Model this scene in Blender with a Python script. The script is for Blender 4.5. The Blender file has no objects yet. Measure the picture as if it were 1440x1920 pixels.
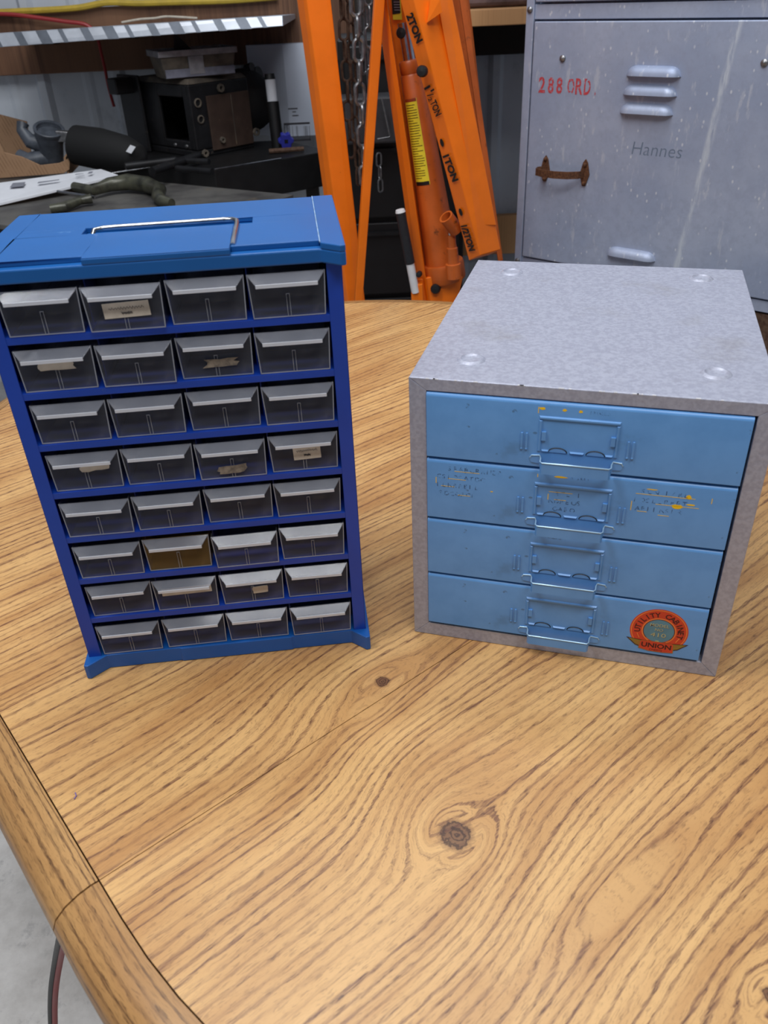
import bpy, bmesh, math, random
from mathutils import Vector, Matrix
random.seed(7)
S = bpy.context.scene
COL = S.collection
R = math.radians

# ------------------------------------------------------------------ camera
F_PX, PITCH, ROLL, CAM_Z = 1537.35, 0.575364, -0.045845, 0.556768
cd = bpy.data.cameras.new('camera'); cam = bpy.data.objects.new('camera', cd); COL.objects.link(cam)
cd.sensor_fit = 'VERTICAL'; cd.sensor_height = 36.0; cd.sensor_width = 27.0
cd.lens = F_PX / 1920 * 36.0; cd.clip_start = 0.02; cd.clip_end = 60
FW = Vector((0, math.cos(PITCH), -math.sin(PITCH)))
U0 = Vector((0, math.sin(PITCH), math.cos(PITCH))); R0 = Vector((1, 0, 0))
CR = math.cos(ROLL) * R0 + math.sin(ROLL) * U0
CU = -math.sin(ROLL) * R0 + math.cos(ROLL) * U0
CP = Vector((0, 0, CAM_Z))
M = Matrix((CR, CU, -FW)).transposed().to_4x4(); M.translation = CP
cam.matrix_world = M
S.camera = cam
cd.dof.use_dof = True; cd.dof.focus_distance = 0.95; cd.dof.aperture_fstop = 11.0

# ------------------------------------------------------------------ light
w = bpy.data.worlds.new('garage_air'); S.world = w; w.use_nodes = True
w.node_tree.nodes['Background'].inputs[0].default_value = (0.74, 0.83, 1.0, 1)
w.node_tree.nodes['Background'].inputs[1].default_value = 0.15
def area(loc, target, sx, sy, power, color=(1, 1, 1)):
    l = bpy.data.lights.new('shop_light', 'AREA'); l.shape = 'RECTANGLE'; l.size = sx; l.size_y = sy
    l.energy = power; l.color = color
    o = bpy.data.objects.new('shop_light', l); COL.objects.link(o); o.location = loc
    o.rotation_euler = (Vector(target) - Vector(loc)).to_track_quat('-Z', 'Y').to_euler()
    return o
area((-0.75, 0.55, 2.3), (-0.3, 0.9, 0), 0.30, 1.8, 36, (0.985, 0.99, 1.0))
area((0.35, -0.45, 2.3), (0.2, 0.7, 0), 1.6, 0.35, 28, (0.98, 0.985, 1.0))
area((0.1, 1.5, 2.4), (0.2, 2.2, 0.1), 1.6, 0.3, 21, (0.93, 0.97, 1.0))
S.view_settings.view_transform = 'Standard'; S.view_settings.look = 'None'
S.view_settings.gamma = 1.0; S.view_settings.exposure = 0.0
try: S.view_settings.use_curve_mapping = False
except Exception: pass

# ------------------------------------------------------------------ sight lines into the room, to read real positions at a known depth
def ray(px, py): return FW * F_PX + CR * (px - 720) - CU * (py - 960)
def at_z(px, py, z): d = ray(px, py); return CP + d * ((z - CP.z) / d.z)
def at_y(px, py, Y): d = ray(px, py); return CP + d * ((Y - CP.y) / d.y)
def at_plane(px, py, P, n): d = ray(px, py); return CP + d * ((Vector(P) - CP).dot(n) / d.dot(n))

# ------------------------------------------------------------------ node helpers
def srgb(r, g, b):
    f = lambda c: (c / 255 / 12.92) if c / 255 <= 0.04045 else ((c / 255 + 0.055) / 1.055) ** 2.4
    return (f(r), f(g), f(b), 1)
class NT:
    def __init__(s, name):
        s.m = bpy.data.materials.new(name); s.m.use_nodes = True; s.t = s.m.node_tree
        s.b = s.t.nodes['Principled BSDF']
    def n(s, typ, **kw):
        o = s.t.nodes.new(typ)
        for k, v in kw.items(): setattr(o, k, v)
        return o
    def set(s, sock, v):
        if isinstance(v, bpy.types.NodeSocket): s.t.links.new(v, sock)
        elif v is not None: sock.default_value = v
    def math(s, op, a, b=None, c=None, clamp=False):
        o = s.n('ShaderNodeMath', operation=op, use_clamp=clamp)
        s.set(o.inputs[0], a); s.set(o.inputs[1], b)
        if c is not None: s.set(o.inputs[2], c)
        return o.outputs[0]
    def mix(s, f, a, b, blend='MIX'):
        o = s.n('ShaderNodeMix', data_type='RGBA', blend_type=blend)
        s.set(o.inputs[0], f); s.set(o.inputs[6], a); s.set(o.inputs[7], b); return o.outputs[2]
    def noise(s, vec, scale, detail=2.0, rough=0.5, dim='3D', w=None, dist=0.0):
        o = s.n('ShaderNodeTexNoise', noise_dimensions=dim)
        if dim != '1D' and vec is not None: s.set(o.inputs['Vector'], vec)
        if w is not None: s.set(o.inputs['W'], w)
        o.inputs['Scale'].default_value = scale; o.inputs['Detail'].default_value = detail
        o.inputs['Roughness'].default_value = rough; o.inputs['Distortion'].default_value = dist
        return o.outputs['Fac']
    def ramp(s, f, a, b):
        o = s.n('ShaderNodeMapRange', interpolation_type='SMOOTHSTEP'); s.set(o.inputs[0], f)
        s.set(o.inputs[1], a); s.set(o.inputs[2], b); return o.outputs[0]
    def comb(s, x, y, z=0.0):
        o = s.n('ShaderNodeCombineXYZ'); s.set(o.inputs[0], x); s.set(o.inputs[1], y); s.set(o.inputs[2], z); return o.outputs[0]
    def obj(s): return s.n('ShaderNodeTexCoord').outputs['Object']
    def uv(s): return s.n('ShaderNodeTexCoord').outputs['UV']
    def sep(s, v): o = s.n('ShaderNodeSeparateXYZ'); s.set(o.inputs[0], v); return o.outputs
    def scl(s, v, sc): o = s.n('ShaderNodeMapping'); s.set(o.inputs[0], v); o.inputs[3].default_value = sc; return o.outputs[0]
    def bump(s, h, strength=0.3, dist=0.001):
        o = s.n('ShaderNodeBump'); s.set(o.inputs['Height'], h); o.inputs['Strength'].default_value = strength
        o.inputs['Distance'].default_value = dist; s.t.links.new(o.outputs[0], s.b.inputs['Normal'])
    def base(s, c): s.set(s.b.inputs['Base Color'], c)
    def rough(s, v): s.set(s.b.inputs['Roughness'], v)
    def metal(s, v): s.set(s.b.inputs['Metallic'], v)

def plain(name, c, rough=0.5, metal=0.0, var=0.12, vs=30, bump=0.0, bs=200, c2=None, wear=None, spec=None):
    t = NT(name); o = t.obj()
    nz = t.noise(o, vs, 4, 0.6)
    c2 = c2 or tuple(x * (1 - var * 2) for x in c[:3]) + (1,)
    cc = t.mix(t.ramp(nz, 0.3, 0.7), c2, c)
    if wear:
        wc, ws, lo, hi = wear
        cc = t.mix(t.ramp(t.noise(o, ws, 5, 0.7), lo, hi), cc, wc)
    t.base(cc); t.rough(t.math('ADD', rough - 0.06, t.math('MULTIPLY', nz, 0.12))); t.metal(metal)
    if spec is not None: t.b.inputs['Specular IOR Level'].default_value = spec
    if bump: t.bump(t.noise(o, bs, 3, 0.6), bump, 0.0006)
    return t.m

# ---- oak laminate: grain runs along local x
def wood(name, light, mid, dark, knots=(), use_uv=False, pitch=0.009, warp=0.05, rough=0.36, poreamt=0.75, dirt=None, steps=()):
    t = NT(name)
    s = t.sep(t.uv() if use_uv else t.obj()); x, y = s[0], s[1]
    f = y
    for x0, y0, amp_, wx, wy in steps:   # the grain jumps sideways as it passes the knots
        q = t.math('TANH', t.math('DIVIDE', t.math('SUBTRACT', x, x0), wx))
        yy = t.math('DIVIDE', t.math('SUBTRACT', y, y0), wy); win = t.math('DIVIDE', 1.0, t.math('ADD', 1.0, t.math('MULTIPLY', yy, yy)))
        f = t.math('SUBTRACT', f, t.math('MULTIPLY', t.math('MULTIPLY', q, win), amp_))
    kmask = None; khole = None; pale = None
    for kx, ky, a, ratio, core in knots:
        dx = t.math('SUBTRACT', x, kx); dy = t.math('SUBTRACT', y, ky)
        dxs = t.math('DIVIDE', dx, ratio)
        r2 = t.math('ADD', t.math('MULTIPLY', dxs, dxs), t.math('MULTIPLY', dy, dy))
        den = t.math('MAXIMUM', r2, a * a * (0.45 if core else 1.0))
        f = t.math('SUBTRACT', f, t.math('DIVIDE', t.math('MULTIPLY', dy, a * a), den))
        if not core:
            pq = t.ramp(r2, a * a * 1.05, a * a * 0.55); pale = pq if pale is None else t.math('MAXIMUM', pale, pq)
        if core:
            rr = t.math('SQRT', t.math('ADD', t.math('MULTIPLY', dx, dx), t.math('MULTIPLY', dy, dy)))
            wob = t.math('ADD', rr, t.math('MULTIPLY', t.math('SUBTRACT', t.noise(t.comb(x, y), 90, 4, 0.7), 0.5), core * 1.5))
            km = t.ramp(wob, core * 1.5, core * 0.8)
            khole = km if khole is None else t.math('MAXIMUM', khole, km)
            ring = t.math('SINE', t.math('MULTIPLY', wob, 2 * math.pi / (core * 0.42)))
            ringm = t.math('MULTIPLY', km, t.ramp(ring, -0.3, 0.8))
            kmask = ringm if kmask is None else t.math('MAXIMUM', kmask, ringm)
    v1 = t.comb(t.math('MULTIPLY', x, 1.5), t.math('MULTIPLY', y, 6.0))
    f = t.math('ADD', f, t.math('MULTIPLY', t.math('SUBTRACT', t.noise(v1, 1.0, 1.5, 0.4), 0.5), warp * 2))
    v2 = t.comb(t.math('MULTIPLY', x, 45), t.math('MULTIPLY', y, 330))
    fine = t.noise(v2, 1.0, 3, 0.6)
    v2b = t.comb(t.math('MULTIPLY', x, 9), t.math('MULTIPLY', y, 60))
    f2 = t.math('ADD', f, t.math('MULTIPLY', t.math('SUBTRACT', fine, 0.5), pitch * 0.62))
    f2 = t.math('ADD', f2, t.math('MULTIPLY', t.math('SUBTRACT', t.noise(v2b, 1, 2), 0.5), pitch * 0.5))
    # rings of uneven spacing
    wvar = t.noise(None, 28, 1.5, 0.5, '1D', f)
    ph = t.math('ADD', t.math('MULTIPLY', f2, 2 * math.pi / pitch), t.math('MULTIPLY', wvar, 9.0))
    ring = t.math('MULTIPLY_ADD', t.math('SINE', ph), 0.5, 0.5)
    amp = t.ramp(t.noise(None, 75, 2, 0.6, '1D', f2), 0.30, 0.62)
    edge = t.ramp(ring, 0.55, 0.95)
    streak = t.ramp(t.noise(t.comb(t.math('MULTIPLY', x, 55), t.math('MULTIPLY', y, 800)), 1.0, 3, 0.65), 0.36, 0.60)
    band = t.math('MULTIPLY', t.math('MULTIPLY', edge, amp), t.math('MULTIPLY_ADD', streak, 0.65, 0.35))
    if pale is not None: band = t.math('MULTIPLY', band, t.math('SUBTRACT', 1.0, t.math('MULTIPLY', pale, 0.9)))
    # pores: fine dark dashes along the grain
    v3 = t.comb(t.math('MULTIPLY', x, 75), t.math('MULTIPLY', f2, 1150))
    pore = t.ramp(t.noise(v3, 1.0, 2, 0.55), 0.53, 0.66)
    v3b = t.comb(t.math('MULTIPLY', x, 160), t.math('MULTIPLY', f2, 2600))
    pore2 = t.ramp(t.noise(v3b, 1.0, 1, 0.5), 0.56, 0.72)
    pm = t.math('ADD', t.math('MULTIPLY', t.math('MULTIPLY', pore, poreamt), t.math('MULTIPLY_ADD', band, 0.80, 0.42)), t.math('MULTIPLY', pore2, 0.16))
    slow = t.ramp(t.noise(t.comb(t.math('MULTIPLY', x, 4), t.math('MULTIPLY', f, 22)), 1, 3, 0.55), 0.3, 0.72)
    c = t.mix(slow, light, mid)
    c = t.mix(t.math('MULTIPLY', band, 0.85), c, dark)
    c = t.mix(t.math('MINIMUM', pm, 0.85), c, tuple(q * 0.62 for q in dark[:3]) + (1,))
    if pale is not None: c = t.mix(t.math('MULTIPLY', pale, 0.25), c, light)
    if khole is not None:
        c = t.mix(t.math('MULTIPLY', khole, 0.8), c, tuple(q * 0.75 for q in dark[:3]) + (1,))
        c = t.mix(t.math('MULTIPLY', kmask, 0.8), c, tuple(q * 0.25 for q in dark[:3]) + (1,))
    if dirt:
        dm = t.ramp(t.noise(t.comb(t.math('MULTIPLY', x, 12), t.math('MULTIPLY', y, 40)), 1, 4, 0.7), 0.60, 0.74)
        c = t.mix(t.math('MULTIPLY', dm, 0.28), c, dirt)
    # hairline scratches
    v4 = t.comb(t.math('MULTIPLY', t.math('ADD', x, t.math('MULTIPLY', y, 1.7)), 9), t.math('MULTIPLY', t.math('SUBTRACT', y, t.math('MULTIPLY', x, 0.55)), 420))
    sc = t.ramp(t.noise(v4, 1.0, 1, 0.4), 0.80, 0.86)
    c = t.mix(t.math('MULTIPLY', sc, 0.35), c, (0.75, 0.66, 0.52, 1))
    t.base(c)
    t.rough(t.math('MULTIPLY_ADD', t.noise(t.obj(), 9, 4, 0.6), 0.16, rough - 0.08))
    t.bump(t.math('SUBTRACT', 1.0, pm), 0.12, 0.0004)
    return t.m

LT, MD, DK = srgb(223, 177, 116), srgb(188, 138, 84), srgb(108, 66, 50)
TA = R(38.53); TC0 = Vector((0.2534, 0.7006, 0)); TL = 0.48
def tl(x, y):
    d = Vector((x, y, 0)) - TC0; c, s = math.cos(TA), math.sin(TA)
    return (d.x * c + d.y * s, -d.x * s + d.y * c)
k1, k2, k3, k4, k5 = tl(-0.0084, 0.5639), tl(0.0442, 0.3953), tl(0.2345, 0.2673), tl(-0.024, 0.532), tl(0.165, 0.345)
oak = wood('oak_laminate', LT, MD, DK, knots=((k1[0], k1[1], 0.017, 2.0, 0.006), (k2[0], k2[1], 0.026, 1.3, 0.011),
                                              (k3[0], k3[1], 0.015, 1.5, 0.005), (k4[0], k4[1], 0.012, 1.8, 0), (k5[0], k5[1], 0.013, 5.0, 0)), warp=0.034, steps=((k2[0] - 0.02, k2[1] + 0.06, 0.026, 0.045, 0.13),))
oak_edge = wood('oak_edge_band', srgb(192, 148, 94), srgb(160, 114, 66), srgb(92, 62, 40), use_uv=True, pitch=0.0065, warp=0.005, rough=0.34, dirt=srgb(70, 55, 40))
pine = wood('pine_board', srgb(205, 160, 112), srgb(182, 132, 84), srgb(130, 84, 50), pitch=0.022, warp=0.03, rough=0.6, poreamt=0.25)
redpine = wood('old_pine_board', srgb(124, 88, 62), srgb(98, 66, 46), srgb(70, 42, 28), pitch=0.025, warp=0.03, rough=0.7, poreamt=0.3)
shade_pine = plain('shade_dark_board', srgb(40, 32, 28), 0.8, 0, 0.2, 12)  # near-black tone carries the shade under the right shelf
def hammertone():
    t = NT('grey_hammertone'); o = t.obj()
    n1 = t.noise(o, 260, 3, 0.6); n2 = t.noise(o, 14, 4, 0.6); n3 = t.noise(o, 900, 2, 0.5)
    c = t.mix(t.ramp(n1, 0.35, 0.65), srgb(160, 162, 178), srgb(175, 178, 193))
    c = t.mix(t.math('MULTIPLY', t.ramp(n2, 0.55, 0.75), 0.35), c, srgb(140, 136, 134))
    c = t.mix(t.math('MULTIPLY', t.ramp(n3, 0.70, 0.78), 0.5), c, srgb(215, 218, 224))
    t.base(c); t.metal(0.25); t.rough(t.math('MULTIPLY_ADD', n1, 0.18, 0.36)); t.bump(n1, 0.30, 0.0007); return t.m
hammer = hammertone()
def bluepaint():
    t = NT('blue_enamel'); o = t.obj()
    n2 = t.noise(o, 18, 5, 0.65); n3 = t.noise(t.scl(o, (1, 1, 1)), 110, 3, 0.6)
    c = t.mix(t.ramp(n2, 0.35, 0.7), srgb(104, 160, 220), srgb(94, 150, 210))
    c = t.mix(t.math('MULTIPLY', t.ramp(n2, 0.62, 0.75), 0.35), c, srgb(72, 108, 140))
    c = t.mix(t.math('MULTIPLY', t.ramp(n3, 0.70, 0.76), 0.6), c, srgb(60, 80, 100))
    t.base(c); t.rough(0.32); t.metal(0.0); t.bump(t.noise(o, 350, 2), 0.05, 0.0004); return t.m
blue_drawer = bluepaint()
pale_edge = plain('pale_pull_edge', srgb(168, 205, 232), 0.3, 0.3, 0.05)  # pale colour for the top rim line of the cup pulls
deep_blue = plain('deep_blue_steel', srgb(22, 66, 172), 0.38, 0, 0.06, 12, wear=(srgb(60, 90, 150), 60, 0.68, 0.8))
cap_blue = plain('bright_blue_plastic', srgb(15, 90, 160), 0.42, 0, 0.05, 10, bump=0.06, bs=500, wear=(srgb(120, 170, 215), 45, 0.66, 0.85))
base_blue = plain('base_blue_plastic', srgb(22, 92, 172), 0.4, 0, 0.05, 10, wear=(srgb(80, 120, 170), 70, 0.68, 0.85))
scuff = plain('pale_scuff', srgb(150, 178, 210), 0.6, 0, 0.2, 80)
void = plain('dark_void', srgb(12, 13, 17), 0.9, 0, 0.1)
def clear(name, tint, body, opac, rough=0.12):
    t = NT(name); o = t.obj(); t.base(body); t.rough(rough + 0.1)
    n = t.noise(o, 40, 5, 0.65)
    c = t.mix(t.ramp(n, 0.55, 0.8), body, srgb(190, 185, 180)); t.base(c); t.rough(rough)
    tr = t.n('ShaderNodeBsdfTransparent'); tr.inputs[0].default_value = tint
    mx = t.n('ShaderNodeMixShader')
    t.t.links.new(t.math('ADD', opac, t.math('MULTIPLY', t.ramp(n, 0.45, 0.8), 0.12)), mx.inputs[0])
    t.t.links.new(tr.outputs[0], mx.inputs[1]); t.t.links.new(t.b.outputs[0], mx.inputs[2])
    out = [q for q in t.t.nodes if q.type == 'OUTPUT_MATERIAL'][0]
    t.t.links.new(mx.outputs[0], out.inputs[0]); return t.m
clear_face = clear('smoky_clear_plastic', (0.84, 0.86, 0.92, 1), srgb(150, 152, 160), 0.09)
clear_edge = clear('clear_plastic_edge', (0.9, 0.92, 0.95, 1), srgb(226, 229, 236), 0.72, 0.12)
lip_m = clear('clear_finger_lip', (0.84, 0.86, 0.9, 1), srgb(160, 162, 170), 0.32, 0.10)
rib_m = clear('moulded_clear_edge', (0.9, 0.92, 0.95, 1), srgb(184, 188, 198), 0.48, 0.15)
amber_face = clear('amber_clear_plastic', (0.90, 0.84, 0.70, 1), srgb(168, 140, 96), 0.16)
paper = plain('aged_paper', srgb(206, 196, 180), 0.85, 0, 0.10, 90)
paper_worn = plain('torn_paper', srgb(150, 138, 122), 0.9, 0, 0.3, 160, c2=srgb(96, 88, 80))
ink = plain('ink', srgb(60, 58, 66), 0.7, 0, 0.05)
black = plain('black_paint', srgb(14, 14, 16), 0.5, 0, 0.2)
chrome = plain('worn_chrome', srgb(205, 205, 208), 0.22, 1.0, 0.15, 60, wear=(srgb(120, 100, 80), 70, 0.6, 0.75))
orange = plain('orange_enamel', srgb(242, 118, 12), 0.38, 0, 0.05, 14, wear=(srgb(120, 66, 30), 120, 0.70, 0.76))
orange_dull = plain('dull_orange_enamel', srgb(206, 100, 36), 0.42, 0, 0.14, 9, wear=(srgb(90, 50, 26), 40, 0.60, 0.74))  # darker, duller orange with brown blotches
yellow = plain('yellow_sticker', srgb(232, 214, 50), 0.5, 0, 0.05)
white_p = plain('white_plastic', srgb(222, 222, 224), 0.4, 0, 0.05)
grip = plain('black_grip', srgb(30, 32, 38), 0.55, 0, 0.2, 200, bump=0.4, bs=300)
galv = plain('galvanised_chain_steel', srgb(150, 150, 152), 0.38, 0.85, 0.2, 120)
rustm = plain('rusty_steel', srgb(100, 78, 62), 0.8, 0.2, 0.25, 120, c2=srgb(70, 46, 34))
rust_handle = plain('rusted_handle_steel', srgb(112, 72, 44), 0.75, 0.3, 0.25, 260, c2=srgb(70, 42, 28), bump=0.4, bs=700)
def aluminium():
    t = NT('scratched_aluminium'); o = t.obj(); s = t.sep(o)
    n1 = t.noise(o, 4, 4, 0.6); n2 = t.noise(o, 60, 5, 0.7); n3 = t.noise(t.scl(o, (60, 60, 14)), 1, 4, 0.65)
    c = t.mix(t.ramp(n1, 0.3, 0.7), srgb(152, 164, 190), srgb(172, 182, 204))
    c = t.mix(t.math('MULTIPLY', t.ramp(n2, 0.4, 0.7), 0.35), c, srgb(142, 148, 170))
    c = t.mix(t.math('MULTIPLY', t.ramp(n3, 0.60, 0.70), 0.42), c, srgb(206, 210, 218))
    # one long pale rub mark down the door
    d = t.math('ABSOLUTE', t.math('SUBTRACT', t.math('SUBTRACT', s[0], 0.40), t.math('MULTIPLY', s[2], 0.10)))
    d2 = t.math('ADD', d, t.math('MULTIPLY', t.math('SUBTRACT', t.noise(t.scl(o, (40, 40, 9)), 1, 4), 0.5), 0.022))
    st = t.math('MULTIPLY', t.ramp(d2, 0.010, 0.002), t.ramp(t.noise(t.scl(o, (90, 90, 12)), 1, 4, 0.7), 0.35, 0.6))
    c = t.mix(t.math('MULTIPLY', st, 0.65), c, srgb(214, 222, 230))
    vt = t.n('ShaderNodeTexVoronoi'); t.set(vt.inputs['Vector'], t.scl(o, (1, 1, 0.6))); vt.inputs['Scale'].default_value = 75
    sp = t.math('MULTIPLY', t.ramp(vt.outputs[0], 0.20, 0.10), t.ramp(t.noise(o, 20, 3), 0.42, 0.56))
    c = t.mix(t.math('MULTIPLY', sp, 0.6), c, srgb(222, 226, 232))
    t.base(c); t.metal(0.35); t.rough(t.math('MULTIPLY_ADD', n2, 0.25, 0.38)); t.bump(n2, 0.08, 0.001); return t.m
alu = aluminium()
redink = plain('red_stencil_paint', srgb(190, 60, 66), 0.7, 0, 0.15, 300, wear=(srgb(160, 140, 155), 260, 0.56, 0.62))
pencil = plain('grey_marker', srgb(104, 118, 138), 0.7, 0, 0.1)
wallpaint = plain('wall_steel_panel', srgb(196, 203, 212), 0.5, 0.1, 0.05, 3, wear=(srgb(150, 156, 166), 5, 0.55, 0.8))
def concrete_m():
    t = NT('concrete'); o = t.obj()
    c = t.mix(t.ramp(t.noise(o, 9, 6, 0.7), 0.3, 0.7), srgb(196, 194, 190), srgb(228, 227, 224))
    c = t.mix(t.math('MULTIPLY', t.ramp(t.noise(o, 26, 5, 0.75), 0.54, 0.70), 0.5), c, srgb(160, 160, 160))
    t.base(c); t.rough(0.75); t.bump(t.noise(o, 80, 5), 0.15, 0.002); return t.m
concrete = concrete_m()
bench_m = plain('scarred_bench_steel', srgb(112, 110, 106), 0.55, 0.4, 0.18, 8, c2=srgb(74, 72, 72), wear=(srgb(128, 112, 90), 14, 0.6, 0.75), bump=0.1)
dirty = plain('oily_black_iron', srgb(34, 34, 37), 0.5, 0.3, 0.3, 14, wear=(srgb(70, 64, 58), 30, 0.6, 0.75))
dusty = plain('dusty_iron', srgb(112, 102, 90), 0.7, 0.2, 0.2, 16, c2=srgb(66, 62, 58), wear=(srgb(150, 120, 80), 22, 0.62, 0.75))
brown = plain('brown_plate', srgb(70, 54, 46), 0.6, 0.1, 0.15, 20, wear=(srgb(104, 88, 76), 60, 0.66, 0.8))
def cardboard_m():
    t = NT('corrugated_cardboard'); s_ = t.sep(t.obj())
    wv = t.math('SINE', t.math('MULTIPLY', t.math('ADD', s_[0], t.math('MULTIPLY', s_[2], 0.35)), 620.0))
    m_ = t.math('MULTIPLY', t.ramp(wv, 0.3, 0.9), t.ramp(t.noise(t.obj(), 30, 4), 0.4, 0.6))
    t.base(t.mix(t.math('MULTIPLY', m_, 0.55), srgb(160, 126, 96), srgb(112, 82, 58))); t.rough(0.85); return t.m
cardboard = cardboard_m()
castgrey = plain('grey_cast_plastic', srgb(84, 90, 100), 0.45, 0, 0.18, 40, bump=0.1)
olive = plain('olive_painted_pipe', srgb(84, 84, 70), 0.35, 0.2, 0.15, 30, c2=srgb(48, 48, 42))
fabric = plain('black_fabric', srgb(12, 12, 14), 0.8, 0, 0.2, 200, bump=0.3)
knob_blue = plain('blue_knob_plastic', srgb(44, 50, 150), 0.4, 0, 0.05)
mailwhite = plain('white_mailer_paper', srgb(226, 228, 234), 0.55, 0, 0.03)
greyprint = plain('grey_print', srgb(130, 132, 142), 0.6, 0, 0.05)
carton_m = plain('white_carton', srgb(206, 214, 230), 0.6, 0, 0.03, 8)
redcable = plain('red_cable', srgb(150, 28, 30), 0.45, 0, 0.05)
yelcable = plain('yellow_strap', srgb(190, 160, 50), 0.6, 0, 0.1)
sheet_reflection = plain('sheet_reflection', srgb(96, 102, 112), 0.4, 0.5)
sheet_m = plain('shiny_sheet_metal', srgb(190, 196, 206), 0.3, 0.3, 0.12, 12)
decal_red = plain('decal_red', srgb(214, 66, 38), 0.45, 0, 0.06, 80)
decal_or = plain('decal_orange', srgb(246, 140, 66), 0.45, 0, 0.05)
decal_teal = plain('decal_teal', srgb(92, 140, 160), 0.45, 0, 0.08, 80)
decal_cream = plain('decal_cream', srgb(196, 196, 150), 0.5, 0, 0.1)
decal_olive = plain('decal_gold', srgb(150, 132, 50), 0.5, 0, 0.1)
decal_blk = plain('decal_maroon', srgb(70, 16, 22), 0.5, 0, 0.1)
worn_ink = plain('worn_lettering', srgb(52, 84, 124), 0.6, 0, 0.1)
chip_yellow = plain('yellow_lettering', srgb(255, 208, 24), 0.5, 0, 0.06)

# ------------------------------------------------------------------ mesh builder
class MB:
    def __init__(s): s.v = []; s.f = []; s.mi = []; s.uv = None
    def add(s, vs, fs, mi=0):
        o = len(s.v); s.v += [Vector(v) for v in vs]; s.f += [tuple(o + i for i in f) for f in fs]; s.mi += [mi] * len(fs); return s
    def hexa(s, p, mi=0):   # 0-3 bottom ring, 4-7 top ring
        return s.add(p, [(3, 2, 1, 0), (4, 5, 6, 7), (0, 1, 5, 4), (1, 2, 6, 5), (2, 3, 7, 6), (3, 0, 4, 7)], mi)
    def box(s, x0, x1, y0, y1, z0, z1, mi=0):
        return s.hexa([(x0, y0, z0), (x1, y0, z0), (x1, y1, z0), (x0, y1, z0), (x0, y0, z1), (x1, y0, z1), (x1, y1, z1), (x0, y1, z1)], mi)
    def prism(s, poly, z0, z1, fn=None, mi=0):
        n = len(poly); fn = fn or (lambda a, b, c: (a, b, c))
        vs = [fn(p[0], p[1], z0) for p in poly] + [fn(p[0], p[1], z1) for p in poly]
        return s.add(vs, [tuple(range(n - 1, -1, -1)), tuple(range(n, 2 * n))] + [(i, (i + 1) % n, n + (i + 1) % n, n + i) for i in range(n)], mi)
    def tube(s, pts, r, n=10, cap=True, mi=0, flat=1.0):
        pts = [Vector(p) for p in pts]; rs = r if isinstance(r, (list, tuple)) else [r] * len(pts)
        ref = None; rings = []
        for i, p in enumerate(pts):
            t = (pts[min(i + 1, len(pts) - 1)] - pts[max(i - 1, 0)]).normalized()
            if ref is None: ref = t.orthogonal().normalized()
            ref = (ref - t * ref.dot(t)).normalized(); b = t.cross(ref)
            rings.append([p + ref * math.cos(2 * math.pi * k / n) * rs[i] + b * math.sin(2 * math.pi * k / n) * rs[i] * flat for k in range(n)])
        vs = [v for g in rings for v in g]; fs = []
        for i in range(len(pts) - 1):
            for k in range(n): fs.append((i * n + k, i * n + (k + 1) % n, (i + 1) * n + (k + 1) % n, (i + 1) * n + k))
        if cap: fs += [tuple(range(n - 1, -1, -1)), tuple((len(pts) - 1) * n + k for k in range(n))]
        return s.add(vs, fs, mi)
    def ring(s, pts, r, n=8, mi=0):   # closed tube
        pts = [Vector(p) for p in pts]; N = len(pts); cen = sum(pts, Vector()) / N
        nrm = (pts[1] - pts[0]).cross(pts[N // 3] - pts[0]).normalized(); vs = []
        for i, p in enumerate(pts):
            t = (pts[(i + 1) % N] - pts[i - 1]).normalized(); b = t.cross(nrm)
            vs += [p + nrm * math.cos(2 * math.pi * k / n) * r + b * math.sin(2 * math.pi * k / n) * r for k in range(n)]
        return s.add(vs, [(i * n + k, i * n + (k + 1) % n, ((i + 1) % N) * n + (k + 1) % n, ((i + 1) % N) * n + k) for i in range(N) for k in range(n)], mi)
    def lathe(s, prof, origin=(0, 0, 0), axis=(0, 0, 1), n=24, mi=0):   # prof: (r, h)
        ax = Vector(axis).normalized(); a = ax.orthogonal().normalized(); b = ax.cross(a); o = Vector(origin); vs = []
        for r, h in prof: vs += [o + ax * h + (a * math.cos(2 * math.pi * k / n) + b * math.sin(2 * math.pi * k / n)) * max(r, 1e-5) for k in range(n)]
        m = len(prof)
        return s.add(vs, [(i * n + k, i * n + (k + 1) % n, (i + 1) * n + (k + 1) % n, (i + 1) * n + k) for i in range(m - 1) for k in range(n)], mi)
    def build(s, name, mats, parent=None, smooth=False, bevel=0, world=False, seg=2, hollow_fix=True):
        me = bpy.data.meshes.new(name)
        off = parent.location if (world and parent) else Vector()
        me.from_pydata([v - off for v in s.v], [], s.f)
        mats = mats if isinstance(mats, (list, tuple)) else [mats]
        for m in mats: me.materials.append(m)
        for p, i in zip(me.polygons, s.mi): p.material_index = i
        if s.uv: 
            l = me.uv_layers.new(name='UVMap')
            for lp in me.loops: l.data[lp.index].uv = s.uv[lp.vertex_index]
        if hollow_fix:
            bm = bmesh.new(); bm.from_mesh(me); bmesh.ops.recalc_face_normals(bm, faces=bm.faces); bm.to_mesh(me); bm.free()
        if smooth:
            me.polygons.foreach_set('use_smooth', [True] * len(me.polygons))
            try: me.set_sharp_from_angle(angle=R(38))
            except Exception: pass
        o = bpy.data.objects.new(name, me); COL.objects.link(o)
        if parent: o.parent = parent
        if bevel:
            b = o.modifiers.new('bevel', 'BEVEL'); b.width = bevel; b.segments = seg; b.limit_method = 'ANGLE'; b.angle_limit = R(40)
        return o
def tag(o, label=None, cat=None, group=None, kind=None):
    for k, v in (('label', label), ('category', cat), ('group', group), ('kind', kind)):
        if v: o[k] = v
    return o
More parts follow.
